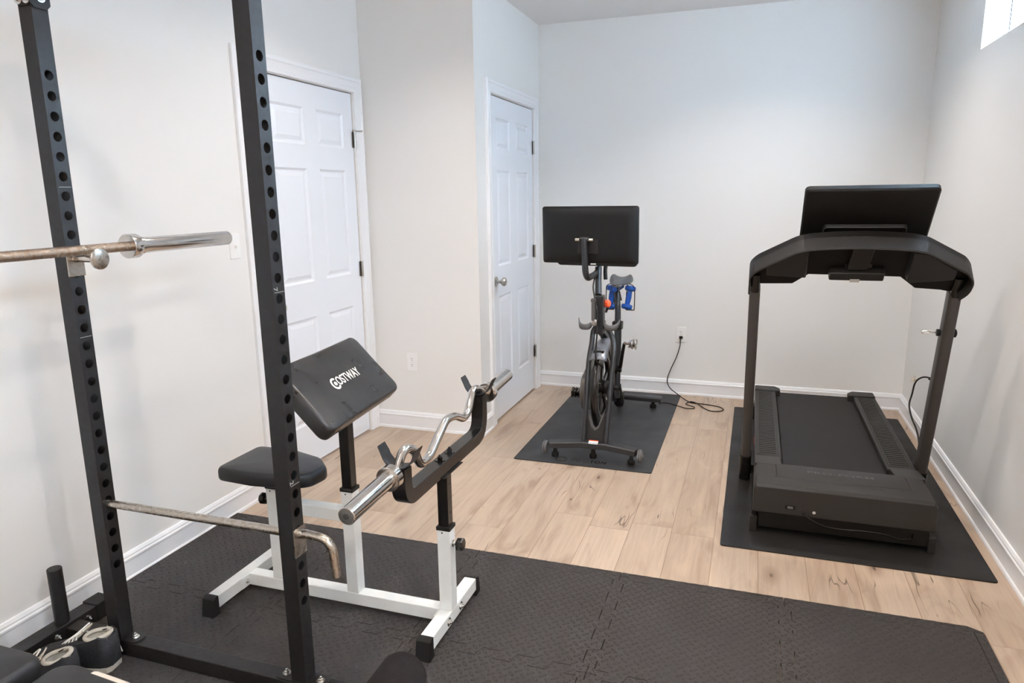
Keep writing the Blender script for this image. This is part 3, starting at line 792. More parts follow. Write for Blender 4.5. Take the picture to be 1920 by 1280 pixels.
# U-shaped bar rest
UX = -.9195
upath = rpoly([(UX, 1.690, .715), (UX, 1.690, .585), (UX, 2.285, .585), (UX, 2.285, .735)], .105, 10)
upath = rpoly([(UX, 1.688, .690), (UX, 1.688, .592), (UX, 2.297, .592), (UX, 2.297, .737)], .11, 12)
b = MB(); b.tube(upath, 1, sec=SQ(.045, .045), up=(1, 0, 0)); rest = b.build('bar_rest', GLOSSB, PB, bevel=.002)
b = MB(); b.box(UX-.03, UX+.03, PY-.06, PY+.09, .5668, .5692); b.build('mounting_plate', BLACKM, rest)
for y in (PY-.025, PY+.05):
    b = MB(); b.lathe((UX, y, .6147), (0, 0, 1), [(0, .017), (.002, .017)], 20); bolt(b, (UX, y, .6168), (0, 0, 1), .009, .008, False); b.build('bolt', GLOSSB, rest)
def cradle(y, z):
    b = MB(); n = 14; rr = .050; A = []
    for s, w_ in ((-1, 0), (1, 0)): pass
    prof = []
    for i in range(n+1):
        a = math.radians(-165+150*i/n); prof.append((rr*math.cos(a), rr*math.sin(a)+rr))
    # tips flare outward
    prof = [(-.060, .060)]+prof+[(.060, .060)]
    v1 = []
    for k, (dx, dz) in enumerate(prof):
        q = .024 if 0 < k < len(prof)-1 else .021
        v1.append([b.bm.verts.new((UX+dx, y+sy*q, z+dz+t_)) for sy, t_ in ((-1, 0), (1, 0), (1, .004), (-1, .004))])
    for a, c in zip(v1, v1[1:]):
        for j in range(4): b.bm.faces.new((a[j], a[(j+1) % 4], c[(j+1) % 4], c[j]))
    b.bm.faces.new(v1[0]); b.bm.faces.new(v1[-1][::-1])
    b.build('cradle', BLACKM, rest)
cradle(1.688, .6905); cradle(2.297, .7375)

# ---------------------------------------------------------------- EZ curl bar
def lerp(a, c, t): return a+(c-a)*t
BA = V((-.925, 1.405, .668)); BE = V((-.925, 2.625, .718+.012))
EZ = thing('curl_bar', (BA+BE)/2, 'chrome zigzag curl bar resting in the cradles of the white bench', 'barbell')
ad = (BE-BA).normalized()
b = MB(); b.lathe(BA, ad, [(0, .0225), (.002, .0245), (.212, .0245), (.213, .0245)], 36); s1 = b.build('sleeve', CHROME, EZ)
b = MB(); b.lathe(BA+ad*.2135, ad, [(0, .030), (.001, .036), (.024, .037), (.025, .035), (.026, .017)], 36); b.build('collar', CHROME, s1)
b = MB(); b.lathe(BA-ad*.0012, ad, [(0, .019), (.001, .0215)], 30); ec = b.build('end_cap', GUARD, s1)
b = MB(); b.lathe(BA-ad*.0026, ad, [(0, .0045), (.0002, .008), (.0012, .0085)], 20); b.build('cap_screw', DARKSLOT, ec)
b = MB(); b.lathe(BE, -ad, [(0, .0225), (.002, .0245), (.212, .0245), (.213, .0245)], 36); s2 = b.build('sleeve', CHROME, EZ)
b = MB(); b.lathe(BE-ad*.2135, -ad, [(0, .030), (.001, .036), (.024, .037), (.025, .035), (.026, .017)], 36); b.build('collar', CHROME, s2)
def bp(t, dx, dz): p = lerp(BA, BE, t); return p+V((dx, 0, dz))
zig = rpoly([bp(.19, 0, 0), bp(.235, 0, .0), bp(.285, -.010, .048), bp(.355, .0, -.020), bp(.455, 0, .012), bp(.485, .0, .024), bp(.565, 0, -.024), bp(.60, 0, -.018), bp(.70, 0, .05), bp(.76, 0, .030), bp(.81, 0, 0)], .03, 6)
zig = rpoly([bp(.18, 0, 0), bp(.215, 0, .0), bp(.262, -.004, .047), bp(.30, .006, .030), bp(.315, .012, -.030), bp(.37, .010, -.036), bp(.50, 0, .030), bp(.555, -.0, .020), bp(.62, 0, -.020), bp(.655, 0, -.010), bp(.70, -.002, .058), bp(.745, 0, .040), bp(.79, 0, 0), bp(.825, 0, 0)], .028, 6)
b = MB(); b.tube(zig, .0138, 18); b.build('zigzag_shaft', CHROME, EZ)

# ---------------------------------------------------------------- weight bench and sneakers
WB = thing('weight_bench', (-1.25, .85, TH), 'low black padded weight bench with cream piping and foam roller inside the rack', 'bench')
def quad_out(pts, rr=.02): 
    o_ = rpoly([(*((V(pts[0])+V(pts[-1]))/2), 0)]+[(*p, 0) for p in pts]+[(*((V(pts[0])+V(pts[-1]))/2), 0)], rr, 4)
    return [(p.x, p.y) for p in o_[:-1]]
b = MB(); b.pad(quad_out([(-1.46, .70), (-1.46, .992), (-1.95, .992), (-1.95, .70)], .03), (0, 0, .394), (1, 0, 0), (0, 1, 0), .056, .022, .006); b.build('back_pad', VINYL2, WB, angle=60)
b = MB(); b.pad(quad_out([(-1.02, .72), (-1.06, .955), (-1.10, .985), (-1.385, 1.005), (-1.425, .985), (-1.425, .70)], .02), (0, 0, .388), (1, 0, 0), (0, 1, 0), .050, .020, .01); sp_ = b.build('seat_pad', VINYL2, WB, angle=60)
# cream band follows the rear edge of the seat pad
edge = [(-1.315, 1.0035), (-1.26, .9995), (-1.20, .9945), (-1.15, .990), (-1.105, .984), (-1.07, .962), (-1.055, .93), (-1.045, .86)]
b = MB(); rings = []
for i, (x, y) in enumerate(edge):
    a = V(edge[max(0, i-1)]); c = V(edge[min(len(edge)-1, i+1)]); tt = (c-a).normalized(); n_ = V((-tt.y, tt.x))
    if n_.y < 0 and abs(tt.x) > .5: n_ = -n_
    if abs(tt.x) <= .5: n_ = V((1, .3)).normalized()
    rings.append([b.bm.verts.new((x+n_.x*o_, y+n_.y*o_, z)) for o_, z in ((.0015, .400), (.0015, .420), (-.003, .433), (-.012, .4395), (-.020, .441), (-.020, .430), (-.006, .40))])
for a, c in zip(rings, rings[1:]):
    for j in range(7): b.bm.faces.new((a[j], a[(j+1) % 7], c[(j+1) % 7], c[j]))
b.bm.faces.new(rings[0]); b.bm.faces.new(rings[-1][::-1]); b.build('cream_piping', CREAM, sp_, angle=60)
b = MB(); b.box(-1.95, -.72, .825, .875, .335, .385); b.build('frame_rail', BLACKM, WB, bevel=.003)
for x in (-1.8, -1.1):
    b = MB(); b.box(x-.025, x+.025, .825, .875, TH+.025, .334); b.build('leg', BLACKM, WB, bevel=.002)
    b = MB(); b.box(x-.025, x+.025, .62, 1.05, TH+.001, TH+.045) if x > -1.5 else b.box(x-.025, x+.025, .62, .98, TH+.001, TH+.045); b.build('foot_rail', BLACKM, WB, bevel=.003)
b = MB(); b.lathe((-.695, .80, .392), (0, 1, 0), [(0, .012), (.47, .012)], 16); b.build('roller_axle', STEEL, WB)
b = MB(); b.lathe((-.695, .93, .392), (0, 1, 0), [(0, .040), (.008, .052), (.31, .056), (.325, .050), (.332, .036), (.334, .012)], 36); b.build('foam_roller', FOAMR, WB, angle=60)

def sneaker(heel, toe, label, open_lift=0):
    heel = V(heel); toe = V(toe); L_ = (toe-heel).length; fx = (toe-heel).normalized(); fy = V((-fx.y, fx.x, 0))
    t = thing('sneaker', heel, label, 'shoe', 'pair of sneakers under the weight bench')
    # sections along the length: (s, halfwidth, z top, open?)
    S_ = [(0, .018, .085), (.03, .030, .112), (.10, .036, .118), (.22, .038, .106), (.33, .038, .098), (.45, .040, .092), (.60, .046, .074), (.78, .048, .054), (.92, .038, .044), (1, .014, .036)]
    def pt(s, y, z): return heel+fx*(s*L_)+fy*y+V((0, 0, z))
    b = MB(); rings = []
    for s, w_, h_ in S_:
        row = []
        for k in range(13):
            a = PI*k/12
            yy = -w_*math.cos(a)*(1 if h_ < .075 else 1); zz_ = .022+(h_-.022)*min(1, math.sin(a)*1.35 if s > .5 else (math.sin(a)*4 if k not in (0, 12) else 0))
            if s < .42 and 3 <= k <= 9: zz_ = h_  # to be opened
            row.append(b.bm.verts.new(pt(s, yy*(1-.12*max(0, math.sin(a))), zz_)))
        rings.append(row)
    for i, (a, c) in enumerate(zip(rings, rings[1:])):
        for k in range(12):
            if 1 <= i <= 3 and 3 <= k <= 8: continue
            b.bm.faces.new((a[k], a[k+1], c[k+1], c[k]))
    b.bm.faces.new(rings[0]); b.bm.faces.new(rings[-1][::-1])
    o = b.build('shoe_upper', SHOEB, t, angle=60)
    sd = o.modifiers.new('thick', 'SOLIDIFY'); sd.thickness = .004; sd.offset = 1
    b = MB(); out = [(s*L_, -w_-.004) for s, w_, h_ in S_]+[(s*L_, w_+.004) for s, w_, h_ in reversed(S_)]
    b.prism(out, heel+V((0, 0, .0006)), fx, fy, .024); b.build('sole', SHOEL, t, bevel=.003)
    # padded collar ring round the opening, and inner lining
    ring = []
    for i in range(20):
        a = 2*PI*i/20; s = .185+.150*math.cos(a); z = .117-.014*(s-.03)/.3
        ring.append(pt(s, .031*math.sin(a), z+.004*abs(math.cos(a))))
    b = MB(); b.tube(ring, .0065, 8, closed=True); b.build('collar_lining', SHOEL, t, angle=60)
    b = MB(); lo_ = [b.bm.verts.new(p+V((0, 0, -.001))) for p in ring]; bt = [b.bm.verts.new(pt(.185, 0, 0)+(p-pt(.185, 0, p.z-heel.z))*.8+V((0, 0, .030))) for p in ring]
    for i in range(20): b.bm.faces.new((lo_[i], lo_[(i+1) % 20], bt[(i+1) % 20], bt[i]))
    b.bm.faces.new(bt); b.build('inner_lining', SHOEL, t, angle=60)
    b = MB(); b.tube(bez([pt(.50, 0, .088), pt(.42, 0, .102), pt(.34, 0, .122), pt(.31, 0, .134)], 5), 1, sec=SQ(.042, .004), up=fx); b.build('tongue', SHOEL, t)
    for k in range(5):
        s = .39+.055*k; zt_ = .107-.010*k
        b = MB(); b.tube(bez([pt(s, -.024, zt_-.006), pt(s+.02, -.008, zt_+.004), pt(s+.03, .008, zt_+.005), pt(s+.01, .024, zt_-.004)], 5), .0026, 8); b.build('lace', LACE, t)
    b = MB(); b.tube(bez([pt(.42, 0, .110), pt(.38, .03, .122), pt(.48, .045, .108), pt(.44, .01, .112), pt(.40, -.035, .122), pt(.50, -.05, .100), pt(.44, -.01, .112)], 6), .0026, 8); b.build('lace', LACE, t)
    for k in range(3):
        b = MB(); b.tube([pt(.02+.06*k, -.037, .03), pt(.10+.06*k, -.0415, .085)], .0018, 6); b.build('side_stripe', LACE, t)
    return t
sneaker((-1.825, 1.452, TH), (-2.088, 1.40, TH), 'black sneaker with white laces, nearer the rack upright')
sneaker((-1.860, 1.350, TH), (-2.062, 1.205, TH), 'black sneaker with cream lining, partly hidden behind the black bench pads')

# ---------------------------------------------------------------- exercise bike
EB = thing('exercise_bike', (-.80, 4.15, .0065), 'black indoor cycling bike with large black screen on a black mat', 'exercise bike')
zf = .0070
# front stabiliser (shallow V) with feet and transport wheels
b = MB(); b.tube([(-1.030, 3.618, .078), (-.86, 3.657, .084), (-.712, 3.657, .084), (-.542, 3.618, .078)], 1, sec=[(.030, .012), (.022, .019), (-.022, .019), (-.030, .012), (-.030, -.016), (.030, -.016)], up=(0, 0, 1))
fs = b.build('front_stabilizer', BIKEM, EB, bevel=.002)
for x, y in ((-1.0, 3.628), (-.79, 3.66), (-.572, 3.622)):
    b = MB(); b.lathe((x, y, zf), (0, 0, 1), [(0, .019), (.006, .021), (.022, .021), (.028, .012), (.060, .010)], 16); b.build('leveling_foot', RUBBER, fs)
for x, s in ((-1.036, -1), (-.536, 1)):
    b = MB(); b.lathe((x, 3.600, .066), (s, 0, 0), [(0, .020), (.001, .032), (.005, .036), (.011, .036), (.0115, .031), (.013, .031), (.0135, .036), (.019, .036), (.024, .031), (.025, .012), (.031, .010)], 26)
    b.build('transport_wheel', CUPG, fs)
b = MB(); b.prism(rrect(.052, .026, .003, 2), (-.785, 3.640, .1045), (1, 0, 0), V((0, .86, .5)), .0006); b.build('warning_label', WHITEP, fs)
b = MB(); b.prism(rrect(.052, .006, .001, 1, 0, .010), (-.785, 3.640, .1053), (1, 0, 0), V((0, .86, .5)), .0004); b.build('label_band', ORANGE, fs)
# rear stabiliser
b = MB(); b.tube([(-1.115, 4.665, .070), (-.80, 4.69, .074), (-.545, 4.70, .068)], 1, sec=[(.032, .010), (.024, .018), (-.024, .018), (-.032, .010), (-.032, -.014), (.032, -.014)], up=(0, 0, 1))
rs = b.build('rear_stabilizer', BIKEM, EB, bevel=.002)
for x, y in ((-1.065, 4.665), (-.822, 4.688), (-.60, 4.697)):
    b = MB(); b.lathe((x, y, zf), (0, 0, 1), [(0, .019), (.006, .021), (.022, .021), (.028, .012), (.05, .010)], 16); b.build('leveling_foot', RUBBER, rs)
# fork arms round the flywheel
RA = [(-.719, 3.655, .100), (-.715, 3.70, .26), (-.712, 3.75, .42), (-.712, 3.81, .545), (-.722, 3.86, .625), (-.755, 3.895, .685), (-.795, 3.91, .715)]
LA = [(-.845, 3.655, .100), (-.844, 3.70, .26), (-.846, 3.75, .42), (-.850, 3.81, .535), (-.846, 3.86, .615), (-.845, 3.895, .680), (-.820, 3.91, .715)]
fk = [(.5, .8), (-.5, .8), (-.7, 0), (-.5, -.8), (.5, -.8), (.7, 0)]
for P_ in (RA, LA):
    b = MB(); b.tube(bez(P_, 5), .0145, 12); b.build('fork_arm', BIKEM, EB)
b = MB()
pl = [(-.062, 0), (.062, 0), (.058, .16), (.040, .13), (.022, .075), (0, .058), (-.022, .075), (-.040, .13), (-.058, .16)]
b.prism(pl, (-.788, 3.672, .098), (1, 0, 0), V((0, .22, 1)), -.010); fp = b.build('fork_plate', PLASTIC, EB, bevel=.002)
b = MB(); pl2 = [(-.040, .15), (-.040, .125), (-.024, .070), (0, .050), (.024, .070), (.040, .125), (.040, .15), (.050, .18), (.030, .13), (.016, .085), (0, .070), (-.016, .085), (-.030, .13), (-.050, .18)]
b.prism(pl2, (-.788, 3.690, .098), (1, 0, 0), V((0, .22, 1)), -.006); b.build('fork_trim', GUARD, fp)
# flywheel
FX, FY, FZ, FR = -.806, 3.96, .335, .243
b = MB(); b.lathe((FX-.016, FY, FZ), (1, 0, 0), [(.006, .172), (.001, .180), (0, FR-.012), (.003, FR-.003), (.009, FR), (.021, FR), (.027, FR-.003), (.030, FR-.012), (.029, .180), (.024, .172), (.006, .172)], 64, False)
for k in range(5):
    a = 2*PI*k/5+.35; b.tube([(FX, FY+.03*math.cos(a), FZ+.03*math.sin(a)), (FX, FY+.176*math.cos(a), FZ+.176*math.sin(a))], 1, sec=SQ(.012, .030))
b.lathe((FX-.020, FY, FZ), (1, 0, 0), [(0, .030), (.002, .042), (.036, .042), (.038, .030)], 24)
fw = b.build('flywheel', GLOSSB, EB)
b = MB(); b.lathe((FX+.0145, FY, FZ), (1, 0, 0), [(0, .186), (.0012, .186), (.0012, .180), (0, .180), (0, .186)], 64, False); b.build('flywheel_ring', SHROUD, fw)
b = MB(); b.lathe((FX+.0185, FY, FZ), (1, 0, 0), [(0, .040), (.018, .038), (.022, .022), (.054, .020), (.058, .012), (.078, .010)], 24); b.build('hub', PLASTICD, fw)
# silver shroud over the front of the wheel
b = MB(); rows = []
for i in range(13):
    a = math.radians(47+58*i/12); rr = .290; row = []
    for k in range(9):
        t_ = -1+2*k/8; d_ = rr-.02*t_*t_; row.append(b.bm.verts.new((-.793+t_*.050*(1-.25*(i/12)**2), FY-d_*math.cos(a), FZ+d_*math.sin(a))))
    rows.append(row)
for a, c in zip(rows, rows[1:]):
    for k in range(8): b.bm.faces.new((a[k], a[k+1], c[k+1], c[k]))
o = b.build('flywheel_shroud', SHROUD, EB, angle=60); sd = o.modifiers.new('t', 'SOLIDIFY'); sd.thickness = .004
# magnetic brake housing under the shroud
b = MB(); b.box(-.825, -.765, 3.80, 3.90, .545, .585); b.build('brake_housing', PLASTICD, EB, bevel=.006)
# belt guard on the left side
b = MB(); og = []
for k in range(17):
    a = math.radians(90+180*k/16); og.append((3.925+.085*math.cos(a), .310+.108*math.sin(a)))
for k in range(17):
    a = math.radians(-90+180*k/16); og.append((4.22+.10*math.cos(a), .375+.13*math.sin(a)))
b.prism(og, (-.912, 0, 0), (0, 1, 0), (0, 0, 1), .048); b.build('belt_guard', GUARD, EB, bevel=.008)
# frame beams
b = MB(); b.tube(rpoly([(-.806, 3.93, .690), (-.806, 4.05, .635), (-.812, 4.22, .40), (-.815, 4.36, .16), (-.815, 4.66, .088)], .05, 5), 1, sec=[(.022, .03), (-.022, .03), (-.022, -.03), (.022, -.03)]); b.build('main_frame', BIKEM, EB, bevel=.004)
b = MB(); b.tube(bez([(-.792, 4.36, .24), (-.790, 4.40, .17), (-.792, 4.46, .10), (-.800, 4.55, .085)], 5), [.030]*6+[.034]*5+[.03]*5, 14); b.build('rear_frame_foot', PLASTICD, EB)
b = MB(); b.tube([(-.792, 4.355, .16), (-.792, 4.375, .40), (-.794, 4.395, .630)], .0235, 16); st_ = b.build('seat_tube', BIKEM, EB)
b = MB(); b.tube([(-.797, 4.394, .600), (-.797, 4.398, .652)], 1, sec=SQ(.062, .062)); b.build('seat_clamp', PLASTIC, st_, bevel=.006)
b = MB(); b.lathe((-.797, 4.36, .618), (0, -1, 0), [(0, .012), (.012, .012), (.013, .0)], 14); b.build('clamp_bolt', GLOSSB, st_)
b = MB(); b.tube(bez([(-.797, 4.398, .652), (-.800, 4.41, .73), (-.808, 4.43, .80), (-.818, 4.46, .845)], 5), .019, 16); b.build('seat_post', BIKEM, EB)
b = MB(); b.box(-.838, -.794, 4.38, 4.60, .840, .868); b.build('seat_slider', GLOSSB, EB, bevel=.005)
b = MB(); b.lathe((-.816, 4.379, .856), (0, -1, 0), [(0, .016), (.010, .016), (.012, .010)], 14); b.build('slider_knob', BLUE, EB)
b = MB(); b.tube([(-.80, 4.44, .835), (-.79, 4.43, .80), (-.785, 4.43, .78)], .008, 8); b.tube([(-.855, 4.42, .76), (-.862, 4.40, .735), (-.875, 4.39, .705)], .008, 8); b.build('seat_lever', GLOSSB, EB)
# saddle
b = MB(); rows = []
for i, (y, hw, zc_, sag) in enumerate(((4.315, .006, .892, 0), (4.322, .014, .898, 0), (4.36, .019, .903, 0), (4.42, .026, .908, .002), (4.47, .046, .917, .008), (4.52, .068, .933, .014), (4.565, .079, .944, .018), (4.60, .076, .944, .019), (4.622, .060, .932, .016))):
    row = []; cx = -.809
    for k in range(17):
        t_ = -1+2*k/16; a = abs(t_)
        z = zc_-.060*a**2.8*min(1, hw/.06)-sag*1.7*max(0, 1-(a*1.9)**2)
        row.append(b.bm.verts.new((cx+hw*math.sin(t_*PI/2), y, z)))
    rows.append(row)
for a, c in zip(rows, rows[1:]):
    for k in range(16): b.bm.faces.new((a[k], a[k+1], c[k+1], c[k]))
o = b.build('saddle', SADDLE, EB, angle=80); sd = o.modifiers.new('t', 'SOLIDIFY'); sd.thickness = .016; sd.offset = -1
sb = o.modifiers.new('s', 'SUBSURF'); sb.render_levels = 1; sb.levels = 1
b = MB(); b.tube(bez([(-.835, 4.36, .888), (-.835, 4.45, .872), (-.845, 4.58, .893)], 5), .0035, 8); b.tube(bez([(-.790, 4.36, .888), (-.790, 4.45, .872), (-.780, 4.58, .893)], 5), .0035, 8); b.build('saddle_rail', STEEL, EB)
# weight holder wires behind the saddle
for cx in (-.898, -.762):
    b = MB()
    for dx in (-.027, .027): b.tube(bez([(-.815+(.018 if cx > -.8 else -.018), 4.60, .872), (cx+dx*.6, 4.645, .850), (cx+dx, 4.66, .80), (cx+dx, 4.655, .70), (cx+dx, 4.65, .685)], 5), .0032, 8)
    b.tube([(cx-.027, 4.65, .685), (cx+.027, 4.65, .685)], .0032, 8); b.build('weight_holder', GLOSSB, EB)
# cranks and pedals
for s, x0, dz in ((1, -.772, 1), (-1, -.915, -1)):
    b = MB(); b.lathe((x0, 4.20, .385), (s, 0, 0), [(0, .024), (.018, .024), (.020, .016), (.038, .016), (.040, .010)], 18)
    tip = V((x0+s*.052, 4.20, .385+dz*.165))
    b.tube([(x0+s*.026, 4.20, .385), (x0+s*.032, 4.20, .385+dz*.03), tuple(tip)], [.013, .012, .010], 10)
    cr_ = b.build('crank_arm', GLOSSB, EB)
    b = MB(); b.lathe(tip-V((s*.004, 0, 0)), (s, 0, 0), [(0, .011), (.014, .011), (.016, .007), (.060, .007)], 12); b.build('pedal_spindle', CHROME, cr_)
    b = MB()
    c0 = tip+V((s*.052, 0, 0))
    for dz_ in (-.024, .024): b.box(c0.x-.022, c0.x+.022, c0.y-.040, c0.y+.040, c0.z+dz_*.55-.0035, c0.z+dz_*.55+.0035)
    b.tube([c0+V((0, .043*math.cos(a), .027*math.sin(a))) for a in [2*PI*k/20 for k in range(20)]], .0045, 8, closed=True)
    b.tube([c0+V((s*.02, .038*math.cos(a), .030*math.sin(a))) for a in [2*PI*k/20 for k in range(20)]], .004, 8, closed=True)
    b.lathe(c0-V((s*.02, 0, 0)), (s, 0, 0), [(0, .012), (.042, .014), (.044, 0)], 14)
    b.build('pedal', NICKEL if s > 0 else GLOSSB, cr_)
# head post, stem and cable
b = MB(); b.box(-.832, -.786, 3.875, 3.935, .664, .885); hp = b.build('head_post', BIKEM, EB, bevel=.006)
b = MB(); b.tube([(-.838, 3.862, .745), (-.838, 3.862, .850)], [.012, .013], 12); b.lathe((-.838, 3.862, .852), (0, 0, 1), [(0, .016), (.016, .016), (.020, .008)], 14); b.build('tension_rod', GUARD, hp)
b = MB(); b.lathe((-.832, 3.866, .735), (0, -1, 0), [(0, .020), (.012, .020), (.013, .012), (.020, .012)], 16); b.build('clamp_screw', ZINC, hp)
b = MB(); b.tube([(-.822, 3.912, .885), (-.832, 3.955, .96), (-.838, 3.985, 1.035)], [.019, .018, .019], 16); b.build('stem', BIKEM, EB)
b = MB(); b.lathe((-.790, 3.945, .832), (.75, -.2, 0), [(0, .012), (.004, .020), (.010, .023), (.024, .023), (.030, .017), (.031, 0)], 9); b.build('resistance_knob', ORANGE, EB)
b = MB(); b.tube(bez([(-.845, 3.93, .995), (-.848, 3.895, .93), (-.832, 3.868, .87), (-.815, 3.850, .80), (-.812, 3.845, .70), (-.808, 3.80, .62), (-.795, 3.74, .55), (-.760, 3.76, .50)], 7), .0048, 8); b.build('sensor_cable', GLOSSB, EB)
# bottle cups
for cx, s in ((-.884, -1), (-.738, 1)):
    b = MB(); rows = []
    for k in range(21):
        a = math.radians(188+164*k/20); rr = .044; e_ = abs(k-10)/10
        zt_ = .726+.030*e_**2; zb_ = .694+.050*e_**3.5
        rows.append([b.bm.verts.new((cx+rr*math.cos(a), 3.885+rr*math.sin(a), z)) for z in (zb_, (zt_+zb_)/2, zt_)])
    for a, c in zip(rows, rows[1:]):
        for k in range(2): b.bm.faces.new((a[k], a[k+1], c[k+1], c[k]))
    o = b.build('bottle_cup', CUPG, EB, angle=60); sd = o.modifiers.new('t', 'SOLIDIFY'); sd.thickness = .004
    b = MB(); xa, xb_ = ((cx+.036, -.8325) if s < 0 else (-.7855, cx-.036)); b.box(xa, xb_, 3.875, 3.895, .722, .745); b.build('cup_bracket', CUPG, o)
# handlebar
b = MB(); b.tube(rpoly([(-.796, 3.985, .965), (-.803, 4.00, 1.03), (-.79, 4.05, 1.095), (-.72, 4.10, 1.11), (-.715, 4.22, 1.12)], .03, 6), .0115, 12)
b.tube(rpoly([(-.870, 4.02, 1.06), (-.90, 4.05, 1.10), (-.96, 4.10, 1.11), (-.98, 4.22, 1.12)], .03, 6), .0115, 12)
b.tube([(-.80, 4.01, 1.055), (-.838, 3.99, 1.05), (-.875, 4.02, 1.062)], .013, 12)
b.build('handlebar', RUBBER, EB)
# monitor
MC = V((-.866, 3.865, 1.2225)); yw = math.radians(-6.5); tl = math.radians(2.0)
MX = V((math.cos(yw), math.sin(yw), 0)); MN = V((math.sin(yw)*math.cos(tl), -math.cos(yw)*math.cos(tl), -math.sin(tl)))   # back of the screen faces the camera
MZ = MX.cross(-MN).normalized()*1
if MZ.z < 0: MZ = -MZ
MNN = MX.cross(MZ)
sgn = 1 if MNN.dot(MN) > 0 else -1
b = MB()
def layered(b, layers, o, ax, ay, az):
    rings = [[b.bm.verts.new(V(o)+ax*p[0]+ay*p[1]+az*d) for p in ol] for ol, d in layers]
    n = len(rings[0])
    for a, c in zip(rings, rings[1:]):
        for i in range(n): b.bm.faces.new((a[i], a[(i+1) % n], c[(i+1) % n], c[i]))
    b.bm.faces.new(rings[0][::-1]); b.bm.faces.new(rings[-1]); return b
W_, H_ = .556, .315
layered(b, [(rrect(W_-.01, H_-.01, .012, 5), -.012), (rrect(W_, H_, .014, 5), -.010), (rrect(W_, H_, .014, 5), .000), (rrect(W_-.006, H_-.006, .013, 5), .004), (rrect(W_-.06, H_-.05, .02, 5), .020), (rrect(W_-.12, H_-.10, .02, 5), .023)], MC, MX, MZ, MN)
mo = b.build('monitor', PLASTICD, EB, angle=25)
b = MB(); layered(b, [(rrect(W_-.03, H_-.03, .006, 3), 0), (rrect(W_-.03, H_-.03, .006, 3), .0008)], MC-MN*.0131, MX, MZ, MN); b.build('screen', GLOSSB, mo)
b = MB(); layered(b, [(rrect(.47, .05, .024, 5, .040, -H_/2+.012), -.008), (rrect(.46, .045, .022, 5, .040, -H_/2+.012), .006)], MC, MX, MZ, MN); b.build('speaker_bar', PLASTICD, mo, bevel=.003)
b = MB(); layered(b, [(rrect(.034, .011, .005, 4, 0, H_/2-.018), .0045), (rrect(.033, .010, .005, 4, 0, H_/2-.018), .0075)], MC, MX, MZ, MN); b.build('camera_cover', GUARD, mo)
b = MB(); b.box(-.06, .06, -.10, -.02, .0235, .027, Matrix.Translation(MC) @ Matrix((MX, MZ, MN)).transposed().to_4x4()); b.build('mount_plate', PLASTIC, mo, bevel=.002)
pv = MC+MX*(-.010)-MZ*.020+MN*.052
b = MB(); b.tube([pv-MX*.052, pv+MX*.052], .009, 14); b.tube([MC+MX*(-.010)-MZ*.02+MN*.024, pv], .012, 12); b.build('tilt_hinge', ZINC, mo)
b = MB(); b.tube(rpoly([tuple(pv+MZ*.004), (pv.x+.001, pv.y-.004, 1.175), (-.872, 3.800, 1.02), (-.868, 3.84, .985), (-.846, 3.95, 1.00), (-.838, 3.985, 1.015)], .05, 8), [.019]*0 or .0178, 18)
b.tube([pv-MX*.026+MZ*.003, pv+MX*.026+MZ*.003], .014, 12)
b.build('monitor_arm', BIKEM, EB)
b = MB(); b.box(-.852, -.822, 3.838, 3.842, 1.063, 1.069); b.build('port_label', WHITEP, mo)

# dumbbells held behind the saddle
def dumbbell(c0, c1, label):
    c0, c1 = V(c0), V(c1); L_ = (c1-c0).length; ax = (c1-c0).normalized()
    t = thing('dumbbell', c0, label, 'dumbbell', 'pair of blue dumbbells')
    for q, s in ((c0, 1), (c1, -1)):
        b = MB(); b.lathe(q-ax*s*.018, ax*s, [(0, .022), (.003, .033), (.010, .037), (.026, .037), (.033, .033), (.036, .019)], 12); b.build('weight_head', BLUE, t, angle=50)
    b = MB(); b.lathe(c0+ax*.016, ax, [(0, .016), (.02, .0175), (L_/2-.016, .0195), (L_-.052, .0175), (L_-.032, .016)], 18); b.build('handle', BLUE, t)
dumbbell((-.766, 4.675, .826), (-.785, 4.655, .706), 'blue dumbbell hanging right of the bike saddle')
dumbbell((-.888, 4.675, .826), (-.893, 4.655, .706), 'blue dumbbell hanging left of the bike saddle, partly hidden by its post')

# bike power cord
pc_ = bez([(-.466, 5.098, .424), (-.468, 5.085, .400), (-.470, 5.080, .36), (-.492, 5.078, .28), (-.525, 5.076, .20), (-.548, 5.072, .13), (-.545, 5.066, .085), (-.520, 5.056, .050), (-.475, 5.04, .022), (-.43, 4.98, .0105), (-.375, 4.91, .0045), (-.33, 4.893, .0045), (-.25, 4.88, .0045), (-.17, 4.845, .0045), (-.140, 4.79, .0045), (-.165, 4.745, .0045),
           (-.225, 4.74, .0045), (-.275, 4.80, .0045), (-.32, 4.875, .0085), (-.365, 4.895, .0125), (-.395, 4.862, .0045), (-.375, 4.83, .0045), (-.335, 4.80, .0045), (-.335, 4.765, .0045), (-.385, 4.755, .0045), (-.44, 4.775, .0105), (-.50, 4.815, .011), (-.55, 4.82, .012), (-.565, 4.76, .020), (-.565, 4.735, .045)], 6)
t = thing('extension_lead', (-.30, 4.82, .002), 'thin black power lead looped on the wood floor beside the bike mat', 'cord')
b = MB(); b.tube(pc_, .0034, 8); b.build('cable', RUBBER, t)
b = MB(); b.prism(rrect(.026, .020, .004, 3), (-.466, YB-.0072, .4255), (1, 0, 0), (0, 0, 1), .020, .8); b.build('plug', RUBBER, t, bevel=.002)

